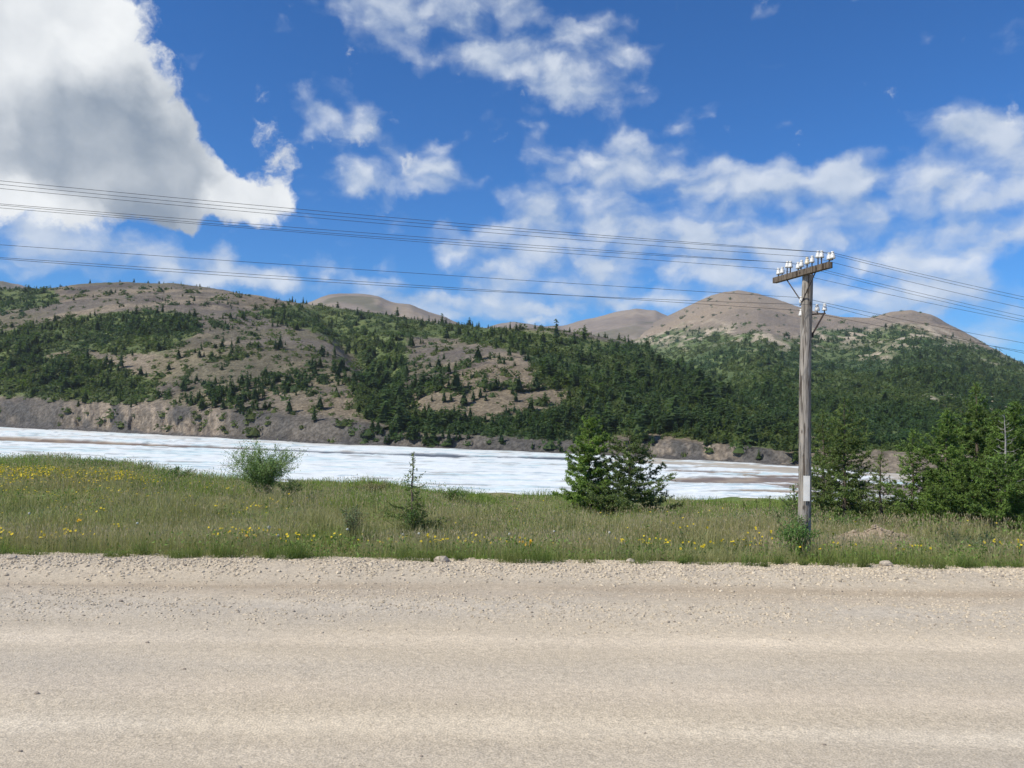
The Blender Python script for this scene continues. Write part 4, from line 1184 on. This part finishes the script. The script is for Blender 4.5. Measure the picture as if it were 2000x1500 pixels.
def build_gravel():
    g = np.random.default_rng(51)
    def zone(n, y0, sd, lo=None, hi=None, smin=.008, smax=.03):
        y = g.normal(y0, sd, n) if lo is None else lo + (hi - lo) * g.random(n)
        x = (g.random(n) * 2 - 1) * (.66 * np.maximum(y, 6) + 1.8)
        keep = fbm(x * .8, y * 1.6, 3, 52) + .35 * (g.random(n) - .5) > .36
        y, x = y[keep], x[keep]
        m = (y < 15.05) & (y > 5.2)
        s = smin + (smax - smin) * g.random(m.sum()) ** 4
        return np.stack([x[m], y[m], road_z(x[m], y[m])], -1), s
    zs = [zone(26000, 13.95, .45, smin=.006, smax=.034), zone(22000, 11.4, .55, smin=.005, smax=.022), zone(6000, 12.3, .35, smin=.005, smax=.022),
          zone(9000, 0, 0, 5.2, 11, .003, .009), zone(4000, 8.7, .35, smin=.003, smax=.010), zone(7500, 14.8, .25, smin=.005, smax=.028)]
    pos = np.concatenate([z[0] for z in zs]); s = np.concatenate([z[1] for z in zs])
    pos[:, 2] -= s * .2
    over = pos[:, 1] > 14.6
    pos[over, 2] = np.maximum(pos[over, 2] , meadow_z(pos[over, 0], pos[over, 1]) - .02)
    pos[:, 2] += s * .25
    base = lerp((.47, .395, .285), (.54, .465, .35), g.random(len(pos)))
    base = lerp(base, (.24, .205, .165), (g.random(len(pos)) < .09) * .8) * (.88 + .24 * g.random((len(pos), 1)))
    bigm = s > .016
    V1, T1, C1 = pebbles(pos[bigm], s[bigm], g, base[bigm], ICO_V, ICO_F)
    V2, T2, C2 = pebbles(pos[~bigm], s[~bigm], g, base[~bigm], OCT_V, OCT_F)
    tag(mk('road_gravel', np.concatenate([V1, V2]), np.concatenate([T1, T2 + len(V1)]), M_STONE, np.concatenate([C1, C2])),
        'loose pale gravel strewn along the dirt road and its verge', 'gravel', kind='stuff')
    # single stones one can pick out
    st = [(862, 1098, .115, 'largest pale stone at the grass edge of the road, centre'), (1730, 1104, .10, 'pale flat stone in the grass edge at the right'), (22, 1098, .07, 'stone on the gravel berm at the far left'),
          (1232, 1098, .07, 'pale stone on the gravel berm, right of centre'), (1420, 1112, .06, 'stone at the berm below the yellow flowers'), (40, 1463, .028, 'small dark stone low in the left road corner'),
          (1182, 1372, .0, ''), (823, 1471, .022, 'small dark stone on the road near the bottom, left of centre'), (288, 1252, .035, 'dark clod on the road left of centre'), (236, 1174, .05, 'dark clod in the gravel strip at left'),
          (360, 1304, .032, 'dark little clod on the left road half'), (465, 1497, .05, 'stone cut by the bottom picture edge'), (1312, 1331, .02, 'lone dark pebble on the right road half'), (1610, 1450, .025, 'flat dark pebble on the road at lower right'),
          (890, 1372, .022, 'dark pebble on the road just left of centre'), (1260, 1425, .018, 'dark pebble on the road below centre right'), (72, 1353, .04, 'brown clod on the road at far left')]
    for i, (px, py, s_, words) in enumerate(st):
        if s_ == 0: continue
        if py > 1150: s_ *= .5
        dr = ray(px, py); k = -(CAM[2] - .02) / dr[2]; p = CAM + dr * k
        z = max(float(road_z(p[0], p[1])) if p[1] < 15 else -9, float(meadow_z(p[0], p[1])) if p[1] > 14.6 else -9)
        dark = 'dark' in words or 'brown' in words
        V = ICO_V.copy(); Fc = ICO_F
        # one subdivision for the picked-out stones
        nv = list(map(tuple, V)); mp = {}; nf = []
        def mid(a, b):
            q = (min(a, b), max(a, b))
            if q not in mp:
                m = (np.array(nv[a]) + np.array(nv[b])) / 2; mp[q] = len(nv); nv.append(tuple(m / np.linalg.norm(m) * 1.0))
            return mp[q]
        for a, b, c in Fc:
            ab, bc, ca_ = mid(a, b), mid(b, c), mid(c, a); nf += [(a, ab, ca_), (b, bc, ab), (c, ca_, bc), (ab, bc, ca_)]
        V = np.array(nv) * (1 + .3 * (g.random((len(nv), 1)) - .5)) * s_ * np.array([1.3, .9, .75])
        tag(mk('stone', V, np.array(nf), M_STONE, np.broadcast_to([.26, .22, .175] if dark else [.43, .37, .29], V.shape), loc=(p[0], p[1], z + s_ * .3)), words, 'stone', 'stones lying on the road')
build_gravel()

def build_mound():
    g = np.random.default_rng(61)
    b = at_y(1706, 1052, 19.5); bz = float(meadow_z(b[0], 19.5))
    root = empty('dirt_mound', (b[0], 19.5, bz)); tag(root, 'stony brown dirt mound in the grass right of the pole', 'mound')
    n = 40
    X, Y = np.meshgrid(np.linspace(-1.15, 1.15, n), np.linspace(-.8, .8, n))
    r = np.sqrt((X / 1.1) ** 2 + (Y / .75) ** 2)
    def hz(X, Y):
        r = np.sqrt((X / 1.1) ** 2 + (Y / .75) ** 2)
        return .42 * np.clip(1 - r, 0, 1) ** .7 * (.1 + 1.25 * fbm(X * 2.6 + 4, Y * 2.6, 3, 62)) - .1 * (r > .97)
    Z = hz(X, Y) + (fbm(X * 7, Y * 7, 3, 63) - .5) * .1
    V = np.stack([X, Y, Z], -1)
    c = lerp((.26, .20, .145), (.36, .29, .21), fbm(X * 3, Y * 3, 3, 64).ravel())
    mk('soil', V, grid_faces(n, n), M_SOIL, c, root, True)
    k = 420; a = g.random(k) * 6.283; q = np.sqrt(g.random(k)) * .92
    x, y = q * np.cos(a) * 1.1, q * np.sin(a) * .75
    s = .02 + .045 * g.random(k) ** 2
    V, T, C = pebbles(np.stack([x, y, hz(x, y) + .01], -1), s, g, lerp((.40, .33, .24), (.22, .17, .125), g.random(k)), ICO_V, ICO_F)
    o = mk('stones', V, T, M_STONE, C, root); o['kind'] = 'stuff'
build_mound()

# ------------------------------------------------------------------ grass and flowers
def blades(root, h, w, g, col_b, col_t, lean=.35):
    n = len(root)
    a = g.random(n) * 6.283; ld = np.stack([np.cos(a), np.sin(a)], -1) * (np.abs(g.normal(size=n)) * lean * h)[:, None]
    b = g.random(n) * 6.283; p = np.stack([np.cos(b), np.sin(b), 0 * b], -1) * (w / 2)[:, None]
    m = root.copy(); m[:, :2] += ld * .35; m[:, 2] += h * .58
    t = root.copy(); t[:, :2] += ld; t[:, 2] += h * (1 - .15 * np.linalg.norm(ld, axis=1) / np.maximum(h, .01))
    V = np.stack([root - p, root + p, m + p * .75, m - p * .75, t], 1).reshape(-1, 3)
    o = (np.arange(n) * 5)[:, None]
    Q = np.array([[0, 1, 2, 3]]) + o; T = np.array([[3, 2, 4]]) + o
    C = np.stack([col_b, col_b, (col_b + col_t) / 2, (col_b + col_t) / 2, col_t], 1).reshape(-1, 3)
    return V, Q, T, C
def meadow_points(n, g, y0=14.75, y1=36, power=1.0):
    y = y0 + (y1 - y0) * g.random(n) ** power
    x = (g.random(n) * 2 - 1) * (.67 * y + 2.5)
    y = np.maximum(y, EDGE_W(x) + .04 * g.normal(size=n))
    return x, y
def build_grass():
    g = np.random.default_rng(71)
    n = 185000
    x, y = meadow_points(n, g, power=1.25)
    z = meadow_z(x, y)
    s = x / y
    tall = fbm(x * .6, y * .6, 3, 72)
    h = (.11 + .36 * sstep(tall, .32, .68)) * (.45 + .95 * g.random(n) ** 1.4)
    h *= .5 + .5 * sstep(y - EDGE_W(x), 0, .7)
    h *= 1 - .25 * sstep(y, 27, 29)
    green = sstep(fbm(x * .28, y * .28, 4, 73) + .22 * sstep(y, 24, 28) + .05 * (1 - sstep(y, 14.9, 16.0)) - .20 * np.exp(-((y - 19.5) / 3) ** 2), .46, .68)
    dry_b, dry_t = np.array([.27, .275, .115]), np.array([.46, .42, .23])
    gr_b, gr_t = np.array([.17, .24, .05]), np.array([.28, .38, .09])
    r = g.random(n)
    gm = np.clip(green * 1.1 - .25 + .55 * (r - .3), 0, 1)
    cb = lerp(dry_b, gr_b, gm); ct = lerp(dry_t, gr_t, gm)
    v = (.7 + .6 * g.random((n, 1))); cb = cb * v; ct = ct * v
    w = .0074 * (y / 15) * (.6 + .8 * g.random(n))
    V, Q, T, C = blades(np.stack([x, y, z - .02], -1), h, w, g, cb, ct, .55)
    nt = 75
    tx = (g.random(nt) * 2 - 1) * 12.2; ty = 14.42 + .5 * g.random(nt) ** .7; th = .10 + .30 * g.random(nt) ** 1.5; tr = .04 + .16 * g.random(nt) ** 1.5
    k = np.repeat(np.arange(nt), 110)
    ex = tx[k] + g.normal(size=len(k)) * tr[k]; ey = ty[k] + g.normal(size=len(k)) * tr[k] * .6
    ez = np.maximum(road_z(ex, ey), meadow_z(ex, ey)) - .02
    tg = g.random(nt)[k]
    V2, Q2, T2, C2 = blades(np.stack([ex, ey, ez], -1), th[k] * (.6 + .7 * g.random(len(k))), .007 * (.7 + .6 * g.random(len(k))), g, lerp((.16, .19, .06), (.11, .17, .04), tg), lerp((.30, .31, .12), (.19, .27, .07), tg), .75)
    Q = np.concatenate([Q, Q2 + len(V)]); T = np.concatenate([T, T2 + len(V)]); V = np.concatenate([V, V2]); C = np.concatenate([C, C2])
    tag(mk('meadow_grass', V, [Q, T], M_GRASS, C), 'tall mixed green and straw grass covering the meadow', 'grass', kind='stuff')
    # seed-head stalks
    n = 36000
    x, y = meadow_points(n, g, 15.0, 31, 1.3)
    z = meadow_z(x, y); keep = fbm(x * .3 + 8, y * .3, 3, 74) > .42
    x, y, z = x[keep], y[keep], z[keep]; n = len(x)
    h = .38 + .24 * g.random(n)
    c1 = lerp((.26, .25, .12), (.31, .27, .14), g.random(n)); c2 = lerp((.42, .33, .21), (.50, .43, .29), g.random(n))
    rt = np.stack([x, y, z - .02], -1)
    V, Q, T, C = blades(rt, h, .0045 * y / 15, g, c1, c2, .18)
    tips = V.reshape(-1, 5, 3)[:, 4]
    d = np.stack([g.normal(size=n) * .012, g.normal(size=n) * .012, np.full(n, -.07)], -1)
    p = np.stack([g.normal(size=n), g.normal(size=n), 0 * h], -1); p /= np.linalg.norm(p, axis=1)[:, None]; p *= (.007 * y / 15)[:, None]
    Vs = np.stack([tips, tips + d * .5 + p, tips + d, tips + d * .5 - p], 1).reshape(-1, 3)
    Qs = np.arange(n * 4).reshape(-1, 4) + len(V)
    tag(mk('seed_grass', np.concatenate([V, Vs]), [np.concatenate([Q, Qs]), T], M_GRASS, np.concatenate([C, np.repeat(c2 * .9, 4, 0)])), 'brownish seed heads of grass standing above the meadow', 'grass', kind='stuff')
    # broad weeds, clumped
    n = 42000
    x, y = meadow_points(n, g, 14.85, 33, 1.2)
    cl = fbm(x * .55 + 3, y * .55, 3, 75) + .10 * sstep(y, 25, 28) + .06 * (1 - sstep(y, 15, 16.4))
    k = cl > .54
    x, y = x[k], y[k]; n = len(x); z = meadow_z(x, y) + .46 * g.random(n) ** 1.2 * sstep(cl[k], .5, .66)
    col = lerp((.11, .18, .035), (.18, .26, .07), g.random(n)) * (.75 + .5 * g.random((n, 1)))
    V, Q, C = leaf_quads(np.stack([x, y, z], -1), .075, .016, g, col, .5)
    tag(mk('meadow_weeds', V, Q, M_LEAF, C), 'broad-leaved green weeds among the meadow grass', 'weeds', kind='stuff')
    # yellow carpet on the left and sprinkled blossoms
    x, y = meadow_points(90000, g, 15, 31, 1.0)
    z = meadow_z(x, y) + .26 + .14 * g.random(len(x))
    px, py = proj(np.stack([x, y, z], -1))
    carpet = soft(px, py, [(-300, 905), (0, 908), (120, 914), (260, 922), (330, 936), (250, 945), (120, 940), (0, 938), (-300, 935)], 12)
    wide = soft(px, py, [(-300, 930), (420, 940), (700, 985), (500, 1000), (-300, 1010)], 20)
    pr = .75 * carpet * sstep(fbm(x * .8, y * .8, 3, 76), .38, .62) + .05 * wide * sstep(fbm(x * .6, y * .6, 3, 77), .45, .65) + .010 * sstep(fbm(x * .5, y * .5, 2, 78), .5, .7)
    k = g.random(len(x)) < pr
    c = np.stack([x, y, z], -1)[k]; n = len(c)
    q = .018 + .012 * g.random(n)
    tl = g.normal(size=(n, 2)) * .35
    a = np.linspace(0, 2 * math.pi, 6, endpoint=False)
    ring = np.stack([np.cos(a), np.sin(a)], -1)
    Vr = np.concatenate([c[:, None] + np.array([0, 0, .0]), c[:, None] + np.concatenate([ring[None] * q[:, None, None], (ring[None] * tl[:, None]).sum(-1, keepdims=True) * q[:, None, None] + .006], -1)], 1)
    T = np.array([(0, 1 + i, 1 + (i + 1) % 6) for i in range(6)])[None] + (np.arange(n) * 7)[:, None, None]
    colr = np.repeat(lerp((.70, .50, .02), (.78, .62, .06), g.random(n)), 7, 0)
    tag(mk('yellow_blossoms', Vr.reshape(-1, 3), T.reshape(-1, 3), M_PETAL, colr), 'carpet of small yellow blossoms in the meadow, thickest at left', 'flowers', kind='stuff')
build_grass()

def flower_plant(px, py, y, n_heads, words, seed, orange=False, spread=.20):
    g = np.random.default_rng(seed)
    p = at_y(px, py, y); z0 = float(meadow_z(p[0], y))
    top = max(p[2] - z0, .30) + .07
    root = empty('flowering_plant', (p[0], y, z0)); tag(root, words, 'flower', 'yellow flowers along the road edge')
    C = []
    for k in range(int(n_heads * 1.5)):
        o = np.array([g.normal() * spread, g.normal() * .06, top * (.72 + .42 * g.random())])
        b = np.array([o[0] * .3, o[1] * .3, 0])
        q = np.linspace(0, 1, 5)[:, None]
        st = b * (1 - q) + o * q; st[:, :2] += .015 * np.sin(q * 3)
        sm = MB(); sm.tube(st, .003, 3, (.12, .18, .055), cap=False); stem = sm.build('stem', M_LEAF, root)
        for j in range(5):
            C.append(st[1 + j % 3] + g.normal(size=3) * .02)
        a = np.linspace(0, 2 * math.pi, 9, endpoint=False)
        rad = .018 + .014 * g.random()
        tilt = Matrix.Rotation(-.75 + .5 * g.normal(), 3, 'X') @ Matrix.Rotation(.3 * g.normal(), 3, 'Y')
        V = [(0, 0, .004)]
        for i, t in enumerate(np.linspace(0, 2 * math.pi, 18, endpoint=False)):
            rr = rad * (1.0 if i % 2 == 0 else .72); V.append((rr * math.cos(t), rr * math.sin(t), .007))
        V.append((0, 0, -.006))
        T = [(0, 1 + i, 1 + (i + 1) % 18) for i in range(18)] + [(19, 1 + (i + 1) % 18, 1 + i) for i in range(18)]
        Vm = np.array(V) @ np.array(tilt.inverted()).T
        # face up and a little towards the road
        Vm = np.array([tilt.inverted() @ Vector(v) for v in V])
        base = np.array([.80, .50, .02]) if orange else np.array([.80, .66, .04])
        cc = np.broadcast_to(base, Vm.shape).copy(); cc[0] *= np.array([.85, .7, .8])
        mk('flower_head', Vm, np.array(T), M_PETAL, cc, stem, loc=o)
    C = np.array(C)
    V, Q, c = leaf_quads(C, .075, .011, g, np.array([.07, .12, .03]) * (.7 + .6 * g.random((len(C), 1))), .6)
    mk('leaves', V, Q, M_LEAF, c, root)
FL = [(8, 1048, 16.2, 6, 'yellow flowers at the left picture edge'), (150, 1058, 15.6, 9, 'tall yellow flowers left, growing close to the road edge', ), (155, 1036, 16.6, 3, 'orange-yellow flower pair above the tall left flowers'),
      (232, 1038, 16.4, 3, 'few yellow flowers right of the tall left clump'), (90, 1054, 15.9, 6, 'loose yellow flowers between the left edge and the tall left clump'), (478, 1056, 15.9, 11, 'wide clump of yellow flowers below the willow bush'), (476, 1076, 15.25, 4, 'bright orange-yellow flowers low at the road edge'),
      (505, 1053, 16.0, 8, 'yellow flowers at the right end of the wide clump'), (576, 1062, 15.8, 8, 'yellow flower clump right of the wide clump'), (417, 1058, 15.8, 5, 'small yellow flower group left of the wide clump'), (690, 1062, 15.7, 4, 'few yellow flowers under the pale willow shoots'), (753, 1063, 15.8, 6, 'bright yellow flowers left of the sapling foot'),
      (852, 1066, 15.7, 7, 'yellow flowers right of the sapling foot'), (873, 1072, 15.5, 4, 'small yellow group next to the stone at the grass edge'), (914, 1066, 15.9, 7, 'flat spray of yellow flowers right of the sapling'), (982, 1066, 15.8, 8, 'row of yellow flowers at the centre of the road edge'), (1030, 1076, 15.5, 7, 'orange tinged yellow flowers right of the centre row'),
      (1222, 1074, 15.6, 5, 'yellow flowers right of the dark stalks'), (1280, 1072, 15.7, 7, 'yellow flowers below the airy larch'), (1296, 1074, 15.6, 5, 'yellow flowers just right of those below the larch'), (1350, 1073, 15.7, 9, 'large yellow flower clump left of the pole'), (1347, 1040, 17.2, 4, 'few yellow flowers further back left of the pole'),
      (1438, 1082, 15.3, 6, 'low yellow flowers at the gravel edge left of the pole'), (1470, 1068, 15.8, 6, 'yellow flowers nearest the pole on its left'), (1485, 1046, 16.8, 7, 'taller yellow flowers behind those nearest the pole'), (1612, 1066, 15.9, 4, 'few yellow flowers right of the pole foot'), (1665, 1078, 15.4, 4, 'single yellow flowers in front of the dirt mound'),
      (1766, 1079, 15.5, 6, 'yellow flowers right of the dirt mound'), (1790, 1072, 15.7, 5, 'yellow flower group below the thicket'), (1912, 1082, 15.5, 3, 'two or three yellow flowers in front of the pale willow shoots'), (1988, 1076, 15.7, 7, 'yellow flowers at the right picture edge')]
for i, f in enumerate(FL):
    flower_plant(f[0], f[1] - 5 * ((i * 7) % 4), f[2] + .35 * ((i * 5) % 4), f[3], f[4], 500 + i, 'orange' in f[4])

def dandelion(px, py, y, words, seed, r=.030):
    g = np.random.default_rng(seed)
    p = at_y(px, py, y); z0 = float(meadow_z(p[0], y)); H = max(p[2] - z0, .2)
    root = empty('dandelion_clock', (p[0], y, z0)); tag(root, words, 'flower', 'dandelion clocks in the meadow')
    q = np.linspace(0, 1, 6)[:, None]
    pts = np.concatenate([.02 * np.sin(q * 3), 0 * q, q * H], 1)
    m = MB(); m.tube(pts, .003, 4, (.13, .14, .06)); m.build('stem', M_LEAF, root)
    n = 140
    d = g.normal(size=(n, 3)); d /= np.linalg.norm(d, axis=1)[:, None]
    c = pts[-1] + d * r
    u = np.cross(d, g.normal(size=(n, 3))); u /= np.linalg.norm(u, axis=1)[:, None]; v = np.cross(d, u)
    s = .007
    V = np.stack([pts[-1] + 0 * d, c + u * s, c + v * s, c - u * s, c - v * s], 1).reshape(-1, 3)
    o = (np.arange(n) * 5)[:, None]
    mk('seed_head', V, [np.array([[1, 2, 3, 4]]) + o, np.array([[0, 1, 3]]) + o], M_PETAL, np.broadcast_to([.72, .71, .68], V.shape), root)
for i, a in enumerate([(525, 1030, 16.9, 'largest white dandelion clock, above the wide yellow clump'), (268, 1022, 17.2, 'white dandelion clock in the left meadow'), (57, 1003, 18.2, 'white dandelion clock near the left picture edge'), (678, 1034, 17.0, 'white dandelion clock among the pale willow shoots'),
                       (818, 1042, 16.6, 'white dandelion clock at the foot of the sapling'), (787, 1044, 16.6, 'dandelion clock left of the sapling foot'), (995, 1043, 16.7, 'pale dandelion clock in mid meadow right of the sapling'), (1190, 1040, 16.8, 'pale dandelion clock below the larch pair'), (543, 1046, 16.3, 'small dandelion clock right below the largest one'), (1082, 1038, 17.0, 'dandelion clock between the sapling and the larch pair')]):
    dandelion(*a, 600 + i, r=.036 if i == 0 else .026)

# ------------------------------------------------------------------ air
def build_haze(density):
    m = bpy.data.materials.new('air'); m.use_nodes = True
    g = NT(m.node_tree)
    v = g.n('ShaderNodeVolumePrincipled', {'Color': (.80, .88, 1.0, 1), 'Density': density, 'Anisotropy': .0})
    g.t.links.new(v.outputs[0], g.n('ShaderNodeOutputMaterial').inputs['Volume'])
    b = MB(); b.box((0, 700, 83), (9600, 5400, 182)); me = b.data('haze', m)
    tag(link('haze', me), kind='stuff')
build_haze(.00014)
